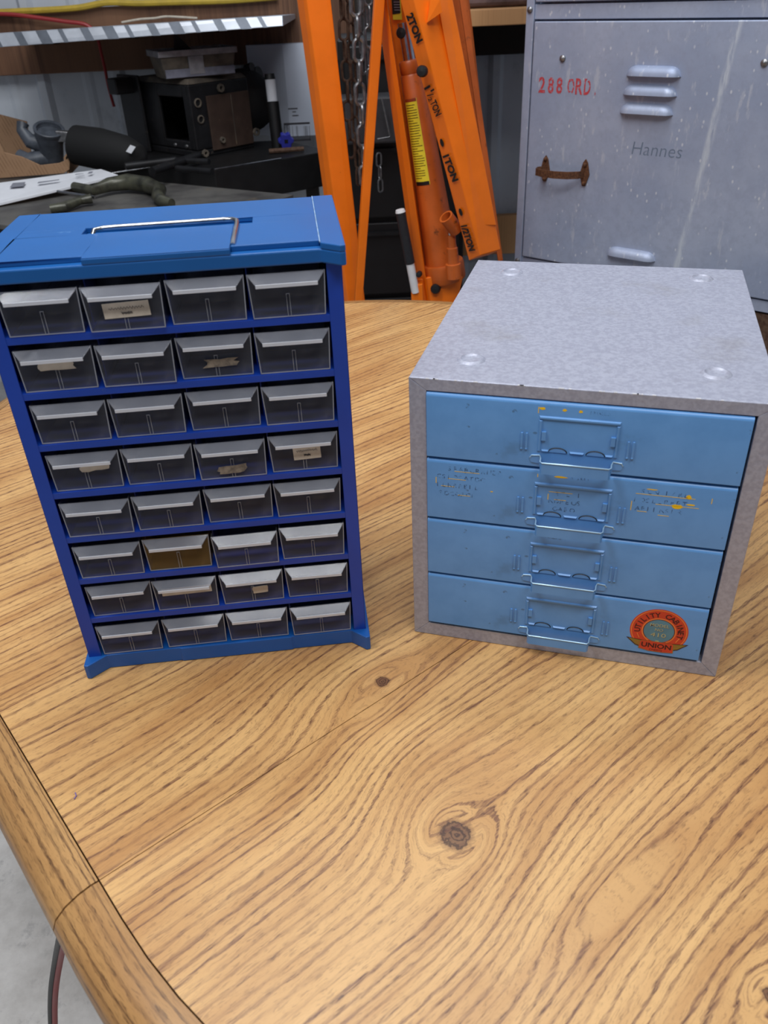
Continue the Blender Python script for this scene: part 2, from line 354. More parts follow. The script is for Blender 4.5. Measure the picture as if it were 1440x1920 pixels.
def empty(name, loc=(0, 0, 0), rz=0.0, **kw):
    o = bpy.data.objects.new(name, None); COL.objects.link(o); o.location = loc; o.rotation_euler = (0, 0, rz)
    o.empty_display_size = 0.05
    return tag(o, **kw)
def copy_tree(o, parent=None):
    c = o.copy(); COL.objects.link(c)
    if parent: c.parent = parent
    for ch in list(o.children): copy_tree(ch, c)
    return c
_tc = {}
def text2d(txt, size=1.0, bold=0.0):
    key = (txt, bold)
    if key not in _tc:
        cu = bpy.data.curves.new('t', 'FONT'); cu.body = txt; cu.offset = bold; cu.resolution_u = 3; cu.align_x = 'LEFT'
        ob = bpy.data.objects.new('t', cu); COL.objects.link(ob)
        dg = bpy.context.evaluated_depsgraph_get(); dg.update(); me = bpy.data.meshes.new_from_object(ob.evaluated_get(dg))
        _tc[key] = ([tuple(v.co[:2]) for v in me.vertices], [tuple(p.vertices) for p in me.polygons])
        bpy.data.objects.remove(ob); bpy.data.meshes.remove(me); bpy.data.curves.remove(cu)
    v, f = _tc[key]; return [(x * size, y * size) for x, y in v], f
def add_text(mb, txt, size, fn, bold=0.0, width=None, mi=0, center=False):
    v, f = text2d(txt, 1.0, bold)
    x0, x1 = min(p[0] for p in v), max(p[0] for p in v)
    sx = (width / (x1 - x0)) if width else size
    cx = (x0 + x1) / 2 if center else x0
    mb.add([fn((x - cx) * sx, y * size) for x, y in v], f, mi)

# ================================================================== SETTING
FZ = -0.75; WY = 3.2
MB().box(-4, 4, -2.5, 3.45, FZ - 0.1, FZ).build('floor', concrete)['kind'] = 'structure'
wall = empty('wall_back', (0, WY, FZ)); wall['kind'] = 'structure'
def rib_profile(x0, x1):
    p = []; x = x0
    while x < x1 - 1e-6:
        p += [(x, 0.0), (x + 0.105, 0.0), (x + 0.118, -0.004), (x + 0.135, -0.004), (x + 0.148, 0), (x + 0.205, 0.0), (x + 0.220, -0.02), (x + 0.243, -0.02), (x + 0.258, 0.0)]; x += 0.26
    return p
for k in range(5):
    x0 = -2.17 + k * 0.78 + 0.055
    pr = rib_profile(x0, x0 + 0.78); mb = MB(); n = len(pr)
    mb.add([(x, y, 0) for x, y in pr] + [(x, y, 3.0) for x, y in pr], [(i, i + 1, n + i + 1, n + i) for i in range(n - 1)])
    mb.build('wall_panel', wallpaint, wall, hollow_fix=False)
MB().box(-2.2, 1.9, 0.01, 0.05, 0, 3.0).build('backing', void, wall)
tag(MB().box(-2.1, -0.02, WY - 0.062, WY - 0.022, 0.335, at_y(100, 17, 3.14).z).build('trim_1', redpine, bevel=0.003), kind='structure')
tag(MB().box(-2.1, 1.7, WY - 0.062, WY - 0.022, -0.335, -0.195).build('trim_2', pine, bevel=0.003), kind='structure')
tag(MB().box(-0.02, 1.7, WY - 0.062, WY - 0.022, 0.33, 0.52).build('trim_3', shade_pine, bevel=0.003), kind='structure')

# ================================================================== TABLE
table = empty('oval_table', TC0 + Vector((0, 0, FZ)), TA, label='oval oak-look laminate dining table carrying both drawer cabinets', cat='table')
RI, BW, TZ = 0.58, 0.040, -FZ
def oval(r, n=48):
    P = []
    for i in range(n + 1):
        a = math.pi + math.pi * i / n; P.append((r * math.cos(a), r * math.sin(a)))
    for i in range(n + 1):
        a = math.pi * i / n; P.append((r * math.cos(a), TL + r * math.sin(a)))
    return P
def half(r, lo):
    P = [(x, y) for x, y in oval(r)]
    yc = SEAM
    if lo: Q = [p for p in P if p[1] < yc - 1e-4]; return [(-math.sqrt(r * r - min(0, yc) ** 2), yc)] + Q + [(math.sqrt(r * r - min(0, yc) ** 2), yc)]
    Q = [p for p in P if p[1] > yc + 1e-4]
    i = next(k for k in range(len(Q)) if Q[k][0] > 0 and (k == 0 or Q[k - 1][0] < 0)) if Q[0][0] < 0 else 0
    Q = sorted(Q, key=lambda p: math.atan2(p[1] - TL * 0.5, p[0]) if p[1] >= -9 else 0)
    e = math.sqrt(r * r - min(0, yc) ** 2)
    return [(e, yc)] + [p for p in Q if p[0] > 0 or p[1] > TL * 0.5] + [p for p in sorted([q for q in Q if q[0] <= 0 and q[1] <= TL * 0.5], key=lambda p: -p[1])] + [(-e, yc)]
SEAM = -0.0385
sx0, sy0 = tl(-0.2252, 0.3706); SEAM = sy0
for lo in (True, False):
    P = half(RI, lo); g = 0.0004 * (-1 if lo else 1)
    P = [(x, y + (g if abs(y - SEAM) < 1e-6 else 0)) for x, y in P]
    MB().prism(P, TZ - 0.022, TZ).build('leaf', oak, table)
def band(lo):
    prof = [(0.0, 0.0), (0.006, 0.0004), (0.016, -0.001), (0.027, -0.005), (0.036, -0.012), (0.040, -0.021), (0.040, -0.030), (0.036, -0.040), (0.026, -0.047), (0.0, -0.047)]
    P = half(RI + 0.0012, lo); m = len(prof); mb = MB(); uv = []; vs = []; s = 0
    # order from seam end to seam end; outward normals
    for i, (x, y) in enumerate(P):
        if i: s += math.hypot(x - P[i - 1][0], y - P[i - 1][1])
        if y < 0: nx, ny = x, y
        elif y > TL: nx, ny = x, y - TL
        else: nx, ny = (1 if x > 0 else -1), 0
        l = math.hypot(nx, ny); nx /= l; ny /= l
        if abs(y - SEAM) < 1e-6: y2 = y + (-0.0008 if lo else 0.0008)
        else: y2 = y
        for j, (d, z) in enumerate(prof):
            yy = y2 + (ny * d if abs(y - SEAM) > 1e-6 else 0)
            vs.append((x + nx * d, yy, TZ + z)); uv.append((s, j * 0.009 + (0.3 if lo else 0)))
    fs = [(i * m + j, i * m + j + 1, (i + 1) * m + j + 1, (i + 1) * m + j) for i in range(len(P) - 1) for j in range(m - 1)]
    fs += [tuple(range(m)), tuple((len(P) - 1) * m + j for j in range(m - 1, -1, -1))]
    mb.add(vs, fs); mb.uv = uv
    return mb.build('edge_band', oak_edge, table, smooth=True)
band(True); band(False)
mb = MB(); mb.prism([(x * 0.80, (y - TL / 2) * 0.80 + TL / 2) for x, y in oval(RI, 24)], TZ - 0.11, TZ - 0.0221)
mb.build('apron', oak_edge, table)
mb = MB(); mb.lathe([(0.001, 0.05), (0.13, 0.05), (0.14, 0.08), (0.09, 0.14), (0.07, 0.30), (0.10, 0.45), (0.07, 0.55), (0.12, 0.64), (0.001, 0.64)], (0, TL / 2, 0), n=28)
mb.build('pedestal', oak_edge, table, smooth=True)
for k in range(4):
    a = math.pi / 4 + k * math.pi / 2; c, s = math.cos(a), math.sin(a)
    f = lambda d, w, z: (c * d - s * w, TL / 2 + s * d + c * w, z)
    MB().hexa([f(0.08, -.035, 0.05), f(0.45, -.03, 0.0), f(0.45, .03, 0.0), f(0.08, .035, 0.05), f(0.08, -.035, 0.17), f(0.45, -.03, 0.05), f(0.45, .03, 0.05), f(0.08, .035, 0.17)]).build('foot', oak_edge, table, bevel=0.008)
# purple crayon tick near the rim
ct = [at_z(px, py, 0.0006) for px, py in ((141, 1486), (143, 1492), (139, 1498))]
inv = Matrix.Rotation(-TA, 3, 'Z')
MB().tube([inv @ (p - TC0) + Vector((0, 0, TZ)) for p in ct], 0.0005, 6).build('crayon_mark', plain('purple_crayon', srgb(130, 110, 170), 0.8), table)

# ================================================================== GREY STEEL DRAWER CABINET
GW, GD, GH = 0.288, 0.3391, 0.2786
gc = empty('steel_drawer_cabinet', (0.02575, 0.63332, 0.0004), -0.290958, label='grey hammertone steel cabinet with four light blue drawers on the table', cat='cabinet')
t_ = 0.0012; fl = 0.0149; ft = 0.0108; fb = 0.0150
mb = MB()
mb.box(0, GW, 0, GD, GH - t_, GH); mb.box(0, t_, 0, GD, 0, GH - t_); mb.box(GW - t_, GW, 0, GD, 0, GH - t_)
mb.box(t_, GW - t_, GD - t_, GD, 0, GH - t_); mb.box(t_, GW - t_, 0, GD - t_, 0.0, t_)
mb.build('case', hammer, gc, bevel=0.0007)
def frame_bar(p): return MB().prism([(q[0], q[1]) for q in p], 0, 1)
zt, zb = GH - ft, fb
def flange(poly):
    mb = MB(); mb.prism(poly, -0.0010, -0.00005, lambda a, b, c: (a, c, b)); ins = [(min(max(a, 0.0014), GW - 0.0014), min(max(b, 0.0014), GH - 0.0014)) for a, b in poly]; mb.prism(ins, -0.00004, 0.0108, lambda a, b, c: (a, c, b)); return mb.build('face_flange', hammer, gc, bevel=0.0006)
flange([(0, 0), (fl, fb), (fl, zt), (0, GH)]); flange([(GW, 0), (GW, GH), (GW - fl, zt), (GW - fl, fb)])
flange([(0.0002, GH), (fl, zt), (GW - fl, zt), (GW - 0.0002, GH)]); flange([(0.0002, 0), (GW - 0.0002, 0), (GW - fl, fb), (fl, fb)])
MB().box(fl + 0.001, GW - fl - 0.001, 0.03, GD - 0.004, 0.004, GH - 0.004).build('drawer_bay_shade', void, gc)  # near-black block filling the bay, stands in for the shade inside
for sx, ny in ((0.0445, 0.045), (0.2440, 0.050), (0.0448, 0.297), (0.2440, 0.303)):
    MB().lathe([(0.0006, 0.0003), (0.0066, 0.0003), (0.0078, 0.0007), (0.0092, 0.0018), (0.0104, 0.0016), (0.0126, 0.0)], (sx, ny, GH - 0.0001), n=32).build('stacking_dimple', hammer, gc, smooth=True)
# paint chips on the folded edge
mb = MB()
for k in range(22):
    x = random.uniform(0.004, GW - 0.004); wd = random.uniform(0.001, 0.005)
    mb.box(x, min(x + wd, GW - 0.002), -0.00108, 0.0004, GH - 0.0006, GH + 0.00012)
mb.build('bare_edge_chips', plain('bare_metal', srgb(214, 215, 220), 0.35, 0.0), gc)['kind'] = 'stuff'

dx0, dx1 = fl + 0.0004, GW - fl - 0.0014
GPITCH = 0.0629; ztop0 = 0.2669
worn_rows = {1: True}
for i in range(4):
    zt_i = ztop0 - i * GPITCH; dh = 0.0609 if i < 3 else 0.0606
    dr = empty('drawer', (0, -0.0002, zt_i - dh)); dr.parent = gc
    xr = dx1 - 0.0008 - 0.0004 * i
    mb = MB(); r = 0.0035; prof = []
    for k in range(6):
        a = math.pi / 2 * k / 5; prof.append((-0.0025 + r - r * math.sin(a) , dh - r + r * math.cos(a)))
    prof = [(0.012, dh)] + prof + [(-0.0025, 0.0008), (-0.0017, 0), (0.012, 0)]
    mb.prism([(a, b) for a, b in prof], dx0, xr, lambda a, b, c: (c, a, b))
    mb.build('drawer_front', blue_drawer, dr, smooth=True)
    MB().box(dx0 + 0.004, xr - 0.004, 0.0125, 0.29, 0.003, dh - 0.006).build('tray', blue_drawer, dr)
    cx = 0.1420; Y = -0.0025
    lt, lb, hw = dh - 0.0125, dh - 0.0455, 0.0325
    # card holder, raised lip all round
    mb = MB(); e = 0.0034
    def rail(x0, x1, z0, z1, h=0.0013):
        mb.hexa([(x0, Y, z0), (x1, Y, z0), (x1, Y, z1), (x0, Y, z1), (x0 + e * .3, Y - h, z0 + e * .3), (x1 - e * .3, Y - h, z0 + e * .3), (x1 - e * .3, Y - h, z1 - e * .3), (x0 + e * .3, Y - h, z1 - e * .3)])
    rail(cx - hw, cx + hw, lt - e, lt); rail(cx - hw, cx - hw + e, lb, lt - e); rail(cx + hw - e, cx + hw, lb, lt - e)
    rail(cx - hw + e, cx - hw + 0.010, lb, lb + 0.0022); rail(cx - 0.006, cx + 0.006, lb, lb + 0.0022); rail(cx + hw - 0.010, cx + hw - e, lb, lb + 0.0022)
    for sgn in (-1, 1):
        xx = cx + sgn * (hw - 0.0030)
        mb.box(min(xx, xx - sgn * 0.0036), max(xx, xx - sgn * 0.0036), Y - 0.0017, Y, lb + 0.011, lb + 0.019)
    mb.build('card_holder', blue_drawer, dr, bevel=0.0004)
    mb = MB()
    for px_ in (cx - 0.0155, cx + 0.0150):      # half-round finger cut-outs
        arc = [(px_ + 0.0075 * math.cos(a), lb + 0.0005 + 0.0042 * math.sin(a)) for a in [math.pi * q / 12 for q in range(13)]]
        mb.tube([(a, Y - 0.0005, b) for a, b in arc], 0.00045, 6, mi=1)
        mb.prism([(a, b) for a, b in arc], Y - 0.0007, Y, lambda a, b, c: (a, c, b), mi=0)
    mb.build('thumb_tab', [blue_drawer, black], dr)
    mb = MB()
    for xs in (cx - 0.0455, cx - 0.0415, cx + 0.0400, cx + 0.0440):
        mb.prism([(xs - 0.0012, lb + 0.001), (xs + 0.0012, lb + 0.001), (xs + 0.0009, lb + 0.0165), (xs - 0.0009, lb + 0.0165)], Y - 0.0011, Y, lambda a, b, c: (a, c, b))
        mb.lathe([(0.0001, 0.0016), (0.0012, 0.0010), (0.0015, 0)], (xs, Y, lb + 0.0015), (0, -1, 0), 10)
    mb.build('pressed_ribs', blue_drawer, dr, bevel=0.0004, smooth=True)['kind'] = 'stuff'
    # cup pull: bent strip with ears
    zt_p = dh - 0.0545; hp = 0.0105; pj = 0.0098; ph = 0.0288
    zt_p = max(zt_p, hp + 0.0005)
    zt_p = lb - 0.0055
    zb_p = zt_p - hp
    path = [(cx - ph - 0.0090, Y - 0.0006), (cx - ph - 0.0078, Y - 0.0008), (cx - ph - 0.0010, Y - 0.0008), (cx - ph, Y - 0.002), (cx - ph + 0.0002, Y - pj + 0.002), (cx - ph + 0.0018, Y - pj),
            (cx + ph - 0.0018, Y - pj), (cx + ph - 0.0002, Y - pj + 0.002), (cx + ph, Y - 0.002), (cx + ph + 0.0010, Y - 0.0008), (cx + ph + 0.0078, Y - 0.0008), (cx + ph + 0.0090, Y - 0.0006)]
    zt2 = [zt_p - 0.0008, zt_p + 0.0016, zt_p + 0.0022] + [zt_p] * 6 + [zt_p + 0.0022, zt_p + 0.0016, zt_p - 0.0008]
    zb2 = [zt_p - 0.0025, zt_p - 0.0050, zt_p - 0.0056] + [zb_p] * 6 + [zt_p - 0.0056, zt_p - 0.0050, zt_p - 0.0025]
    vs = []; n = len(path)
    for (x, y), a, b in zip(path, zt2, zb2): vs += [(x, y, b), (x, y, a), (x, y + 0.0008, a), (x, y + 0.0008, b)]
    fs = []
    for k in range(n - 1):
        for j in range(4): fs.append((4 * k + j, 4 * k + (j + 1) % 4, 4 * k + 4 + (j + 1) % 4, 4 * k + 4 + j))
    fs += [(0, 1, 2, 3), tuple(4 * n - 4 + j for j in (3, 2, 1, 0))]
    mb = MB(); mb.add(vs, fs)
    mb.tube([(x, y, a) for (x, y), a in zip(path, zt2)], 0.00062, 6, mi=1)
    mb.build('cup_pull', [blue_drawer, pale_edge], dr, smooth=True)
    # print: what is left of it
    fy = Y - 0.00012
    P3 = lambda a, b: (a, fy, b)
    if i in (0, 1, 2):
        mb = MB(); ylw = MB()
        def chip(x, z, w_, h_):
            n = 9; ylw.add([P3(x + w_ / 2 * math.cos(2 * math.pi * q / n) * random.uniform(.6, 1.1), z + h_ / 2 * math.sin(2 * math.pi * q / n) * random.uniform(.6, 1.1)) for q in range(n)], [tuple(range(n))])
        def fragments(x, z, n, size, keep=0.6):
            for q in range(n):
                ch = random.choice('CPOSTELRIDAN')
                v, f = text2d(ch, size)
                cut = random.uniform(0.2, 0.8) * size; hi = random.random() < 0.5
                ff = [g for g in f if random.random() < keep and ((sum(v[k_][1] for k_ in g) / len(g) > cut * .6) == hi or random.random() < 0.3)]
                if ff: mb.add([P3(x + q * size * 0.78 + a, z + b) for a, b in v], ff)
        if i == 0:
            chip(0.1115, dh - 0.0060, 0.0065, 0.0030); chip(0.1293, dh - 0.0062, 0.0045, 0.0026); chip(0.1422, dh - 0.0062, 0.0042, 0.0028)
            ylw.box(0.1083, 0.1089, fy, fy + 0.0001, dh - 0.0105, dh - 0.005)
            fragments(0.149, dh - 0.0078, 6, 0.0035, 0.5)
        if i == 1:
            for row, (n_, x_) in enumerate(((10, 0.034), (9, 0.024), (8, 0.024), (7, 0.026))): fragments(x_, dh - 0.010 - row * 0.0085, n_, 0.0062, 0.55)
            for row, (n_, x_) in enumerate(((9, 0.197), (10, 0.192), (8, 0.194))): fragments(x_, dh - 0.013 - row * 0.0085, n_, 0.0062, 0.5)
            for row, (n_, x_) in enumerate(((5, 0.127), (6, 0.122), (4, 0.126))): fragments(x_, dh - 0.024 - row * 0.0078, n_, 0.0062, 0.6)
            fragments(0.139, dh - 0.0068, 6, 0.0035, 0.5)
            chip(0.131, dh - 0.0055, 0.012, 0.0022); chip(0.2345, dh - 0.0125, 0.006, 0.005); chip(0.227, dh - 0.0225, 0.009, 0.0058); chip(0.2375, dh - 0.0195, 0.008, 0.0020); chip(0.206, dh - 0.0085, 0.010, 0.0014)
            chip(0.073, dh - 0.027, 0.003, 0.0014)
            for (x, z, w_) in ((0.193, 0.0135, 0.047), (0.210, 0.022, 0.034), (0.196, 0.0305, 0.008), (0.213, 0.0325, 0.009), (0.040, 0.010, 0.022), (0.034, 0.018, 0.016), (0.028, 0.026, 0.012), (0.043, 0.034, 0.011), (0.122, 0.0205, 0.020), (0.127, 0.028, 0.010)):
                ylw.box(x, x + w_, fy, fy + 0.0001, dh - z - 0.0004, dh - z)
            for (x, z, h_) in ((0.0232, 0.021, 0.006), (0.1905, 0.026, 0.009), (0.2525, 0.014, 0.005), (0.1215, 0.026, 0.006), (0.1115, 0.006, 0.003)):
                ylw.box(x, x + 0.0006, fy, fy + 0.0001, dh - z - h_ / 2, dh - z + h_ / 2)
        if i == 2:
            fragments(0.122, dh - 0.0062, 7, 0.0030, 0.9)
        if mb.f: mb.build('worn_print', worn_ink if i < 2 else ink, dr, hollow_fix=False)['kind'] = 'stuff'
        if ylw.f: ylw.build('yellow_print', chip_yellow, dr, hollow_fix=False)['kind'] = 'stuff'
    if i == 3:
        mb = MB(); ox, oz = 0.2312, 0.0290; fy0 = Y
        def disc(r0, r1, d, mi, a0=0, a1=2 * math.pi, n=56):
            vs = []; 
            for q in range(n + 1):
                a = a0 + (a1 - a0) * q / n
                vs += [(ox + r0 * math.cos(a), fy0 - d, oz + r0 * math.sin(a)), (ox + r1 * math.cos(a), fy0 - d, oz + r1 * math.sin(a))]
            mb.add(vs, [(2 * q, 2 * q + 1, 2 * q + 3, 2 * q + 2) for q in range(n)], mi)
        A0, A1 = R(-42), R(222)
        disc(0.0001, 0.0255, 0.00010, 0, R(-50), R(230)); disc(0.0001, 0.0175, 0.00012, 0); disc(0.0001, 0.0133, 0.00018, 2)
        disc(0.0237, 0.0245, 0.00020, 1, A0, A1); disc(0.0141, 0.0151, 0.00020, 1, R(-58), R(238)); disc(0.0133, 0.0138, 0.0002, 5, A0, A1)
        def arc_text(txt, a_start, a_end):
            for q, ch in enumerate(txt):
                if ch == ' ': continue
                a = a_start + (a_end - a_start) * q / (len(txt) - 1)
                v, f = text2d(ch, 0.0074, 0.02); xc = (min(p[0] for p in v) + max(p[0] for p in v)) / 2
                vs = []
                for (x, y) in v:
                    x -= xc; rr = 0.0164 + y
                    vs.append((ox + rr * math.cos(a) + x * math.sin(a), fy0 - 0.00024, oz + rr * math.sin(a) - x * math.cos(a)))
                mb.add(vs, f, 5)
        arc_text('UTILITY CABINET', R(184), R(-12))
        for sg in (-1, 1):
            a = R(-90 + sg * 62); c, s = math.cos(a), math.sin(a)
            p = [(ox + 0.0193 * math.cos(R(-90 + sg * q)), oz + 0.0193 * math.sin(R(-90 + sg * q))) for q in (57, 74)]
            mb.tube([(p[0][0], fy0 - 0.0002, p[0][1]), (p[1][0], fy0 - 0.0002, p[1][1])], 0.00035, 5, mi=1)
        for txt, zz, sz, wd in (('MODEL', 0.0050, 0.0050, 0.0165), ('NO', 0.0000, 0.0045, 0.0070), ('410', -0.0068, 0.0066, 0.0135)):
            add_text(mb, txt, sz, lambda a, b, zz=zz: (ox + a + 0.0002, fy0 - 0.00022, oz + zz + b - 0.0003), 0.01, wd, 5, True)
            add_text(mb, txt, sz, lambda a, b, zz=zz: (ox + a, fy0 - 0.00026, oz + zz + b), 0.0, wd, 3, True)
        # winged banner
        def poly(ps, d, mi): mb.add([(ox + a, fy0 - d, oz + b) for a, b in ps], [tuple(range(len(ps)))], mi)
        for sg in (-1, 1):
            poly([(sg * 0.0275, -0.0115), (sg * 0.0135, -0.0128), (sg * 0.0135, -0.0215), (sg * 0.019, -0.0195)], 0.00028, 5)
            poly([(sg * 0.0255, -0.0122), (sg * 0.0137, -0.0134), (sg * 0.0137, -0.0202), (sg * 0.0185, -0.0186)], 0.00032, 4)
            for q in range(3): poly([(sg * 0.0145, -0.0150 - q * .002), (sg * (0.0235 - q * .0025), -0.0140 - q * .002), (sg * 0.0145, -0.0155 - q * .002)], 0.00036, 0)
        ban = [(-0.0145, -0.0135), (-0.004, -0.0128), (0.004, -0.0128), (0.0145, -0.0135), (0.0150, -0.0235), (0.006, -0.0245), (-0.006, -0.0245), (-0.0150, -0.0225)]
        poly([(a * 1.04, b + (0.0003 if b > -.018 else -0.0004)) for a, b in ban], 0.00036, 4); poly(ban, 0.00040, 0)
        add_text(mb, 'UNION', 0.0075, lambda a, b: (ox + a, fy0 - 0.00046, oz - 0.0202 + b), 0.03, 0.0265, 5, True)
        add_text(mb, 'CHESTS', 0.0030, lambda a, b: (ox + a, fy0 - 0.00046, oz - 0.0238 + b), 0.01, 0.0115, 5, True)
        poly([(-0.0022, -0.0128), (0.0022, -0.0128), (0.0012, -0.0112), (-0.0012, -0.0112)], 0.0003, 3)
        mb.build('round_decal', [decal_red, decal_or, decal_teal, decal_cream, decal_olive, decal_blk], dr, hollow_fix=False)['label'] = 'round red utility cabinet decal with winged banner'
    if i == 3: dr['label'] = 'bottom drawer with round red decal'

# ================================================================== BLUE SMALL PARTS CABINET
BWd, BD, BH = 0.2761, 0.1699, 0.3948; NF = 0.012
bc = empty('small_parts_cabinet', (-0.29429, 0.58573, 0.0004), 0.086122, label='bright blue cabinet of thirty-two clear plastic drawers, chrome handle on top', cat='cabinet')
IL, IR = 0.0150, 0.2612
mb = MB(); mb.box(0.0030, 0.0042, NF, BD - 0.004, 0.012, 0.385); mb.box(0.0030, IL, NF, NF + 0.0012, 0.012, 0.385); mb.build('side_panel', deep_blue, bc, bevel=0.0006)
mb = MB(); mb.box(BWd - 0.0042, BWd - 0.0030, NF, BD - 0.004, 0.012, 0.385); mb.box(IR, BWd - 0.0030, NF, NF + 0.0012, 0.012, 0.385); mb.build('side_panel', deep_blue, bc, bevel=0.0006)
MB().box(0.0042, BWd - 0.0042, BD - 0.0055, BD - 0.004, 0.012, 0.385).build('back_panel', deep_blue, bc)
PZ = 0.04605; RT = [0.0172 + k * PZ for k in range(8)]
for k in range(1, 8):
    mb = MB(); mb.box(IL - 0.001, IR + 0.001, NF + 0.0006, NF + 0.0022, RT[k] - 0.0060, RT[k]); mb.box(0.0044, BWd - 0.0044, NF + 0.0022, BD - 0.0056, RT[k] - 0.0012, RT[k])
    mb.build('shelf', deep_blue, bc, bevel=0.0004)
for c in range(1, 4):
    x = IL + 0.0018 + c * 0.0612 - 0.0008
    MB().box(x - 0.0004, x + 0.0004, NF + 0.02, BD - 0.006, 0.020, 0.381).build('divider', deep_blue, bc)
def capplan(f, tabl=None, tabr=None, tab=0.0, flare=0.013, inset=0.0):
    p = [(0.0 + inset, BD - inset), (0.0 + inset, 0.0 + inset * 1.5), (0.004, -0.001 + inset), (0.020, f), ]
    if tabl: p += [(tabl, f), (tabl + 0.001, f - tab), (tabr - 0.001, f - tab), (tabr, f)]
    p += [(BWd - 0.018, f), (BWd - 0.004, -0.001 + inset), (BWd - inset, 0.0 + inset * 1.5), (BWd - inset, BD - inset)]
    return p
MB().prism(capplan(NF, 0.0900, 0.200, 0.0012), 0.0, 0.0165).build('base_cap', base_blue, bc, bevel=0.0012)
mb = MB(); mb.prism(capplan(NF - 0.001), 0.3800, 0.3905)
tc = mb.build('top_cap', cap_blue, bc, bevel=0.0012)
mb = MB()
y0 = NF - 0.001; ys = 0.0195; sl = (0.070, 0.206, 0.085, 0.107)
# deck with a slot left open for the handle
mb.prism([(0.0, BD), (0.0, 0.0), (0.004, -0.001), (0.018, NF - 0.001), (0.018, ys), (0.018, BD)], 0.3903, BH)
mb.box(0.018, 0.0838, ys, sl[2], 0.3903, BH); mb.box(0.0838, 0.1915, y0, sl[2], 0.3903, BH); mb.box(0.1915, BWd - 0.018, ys, sl[2], 0.3903, BH)
mb.box(0.018, sl[0], sl[2], sl[3], 0.3903, BH); mb.box(sl[1], BWd - 0.018, sl[2], sl[3], 0.3903, BH); mb.box(0.018, BWd - 0.018, sl[3], BD, 0.3903, BH)
mb.prism([(BWd, BD), (BWd - 0.018, BD), (BWd - 0.018, NF - 0.001), (BWd - 0.004, -0.001), (BWd, 0.0)], 0.3903, BH + 0.0005)
mb.build('deck', cap_blue, tc)
bm = bmesh.new(); me = tc.children[0].data; bm.from_mesh(me); bmesh.ops.remove_doubles(bm, verts=bm.verts, dist=1e-5); bm.to_mesh(me); bm.free()
bv = tc.children[0].modifiers.new('bevel', 'BEVEL'); bv.width = 0.0008; bv.segments = 2; bv.limit_method = 'ANGLE'
mb = MB(); mb.box(0.0842, 0.1912, y0 + 0.0006, sl[2] - 0.001, BH, BH + 0.0006); mb.build('handle_plate', cap_blue, tc, bevel=0.0004)
MB().box(BWd - 0.0186, BWd - 0.0178, 0.012, BD - 0.001, BH, BH + 0.0008).build('worn_ridge', scuff, tc)
hz = BH + 0.0008
hp_ = [(0.0780, 0.0885, hz - 0.003), (0.0790, 0.0930, hz), (0.0850, 0.0985, hz), (0.0950, 0.0995, hz), (0.1400, 0.1000, hz), (0.1820, 0.1005, hz), (0.1900, 0.0990, hz), (0.1935, 0.0945, hz), (0.1940, 0.0880, hz), (0.1942, 0.0740, hz + 0.0002), (0.1935, 0.0300, hz + 0.0002), (0.1932, 0.0220, hz - 0.001)]
MB().tube(hp_, 0.0020, 12).build('carry_handle', chrome, bc, smooth=True)['label'] = 'chrome wire carry handle'

# drawers
DW, DH, DD = 0.0592, 0.0345, 0.135
def make_drawer(mat_f):
    e = empty('drawer'); w2, wb = DW / 2, DW / 2 - 0.0016; th = 0.0011
    mb = MB()
    mb.hexa([(-wb, 0, 0), (wb, 0, 0), (wb, th, 0), (-wb, th, 0), (-w2, 0, DH), (w2, 0, DH), (w2, th, DH), (-w2, th, DH)])
    mb.build('front', mat_f, e, bevel=0.0004)
    mb = MB()
    for s in (-1, 1):
        a, b = s * w2, s * (w2 - th); c, d = s * wb, s * (wb - th)
        mb.hexa([(c, th, 0), (d, th, 0), (d, DD, 0), (c, DD, 0), (a, th, DH), (b, th, DH), (b, DD, DH), (a, DD, DH)])
    mb.box(-wb + th, wb - th, th, DD, 0, th); mb.box(-wb + th, wb - th, DD - th, DD, th, DH)
    mb.box(-wb + th, wb - th, 0.045, 0.046, th, DH * 0.8)
    mb.build('tray', mat_f, e)
    mb = MB()   # sloping finger lip
    a, b = w2 - 0.0002, w2 - 0.0062
    mb.hexa([(-b, -0.0075, DH - 0.0072), (b, -0.0075, DH - 0.0072), (a, 0, DH - 0.0012), (-a, 0, DH - 0.0012), (-b, -0.0075, DH - 0.0064), (b, -0.0075, DH - 0.0064), (a, 0, DH), (-a, 0, DH)])
    mb.box(-b, b, -0.0084, -0.0073, DH - 0.0088, DH - 0.0060, mi=1)  # paler, more opaque front bar carries the lip's highlight in its colour
    mb.build('finger_lip', [lip_m, clear_edge], e, bevel=0.0002)
    mb = MB()   # centre slot and rims, moulded
    for s in (-1, 1): mb.box(s * 0.0012 - 0.0002, s * 0.0012 + 0.0002, -0.0005, 0, 0.0005, DH * 0.52)
    mb.box(-0.0014, 0.0014, -0.0005, 0, DH * 0.52, DH * 0.52 + 0.0004)
    for s in (-1, 1): mb.hexa([(s * (wb - 0.0008), -0.0004, 0.001), (s * wb, -0.0004, 0), (s * wb, 0, 0), (s * (wb - 0.0008), 0, 0.001), (s * (w2 - 0.0008), -0.0004, DH), (s * w2, -0.0004, DH), (s * w2, 0, DH), (s * (w2 - 0.0008), 0, DH)])
    mb.box(-wb, wb, -0.0004, 0, 0, 0.0008)
    mb.build('moulded_rib', rib_m, e)
    return e
dproto = make_drawer(clear_face)
first = True; dr_at = {}
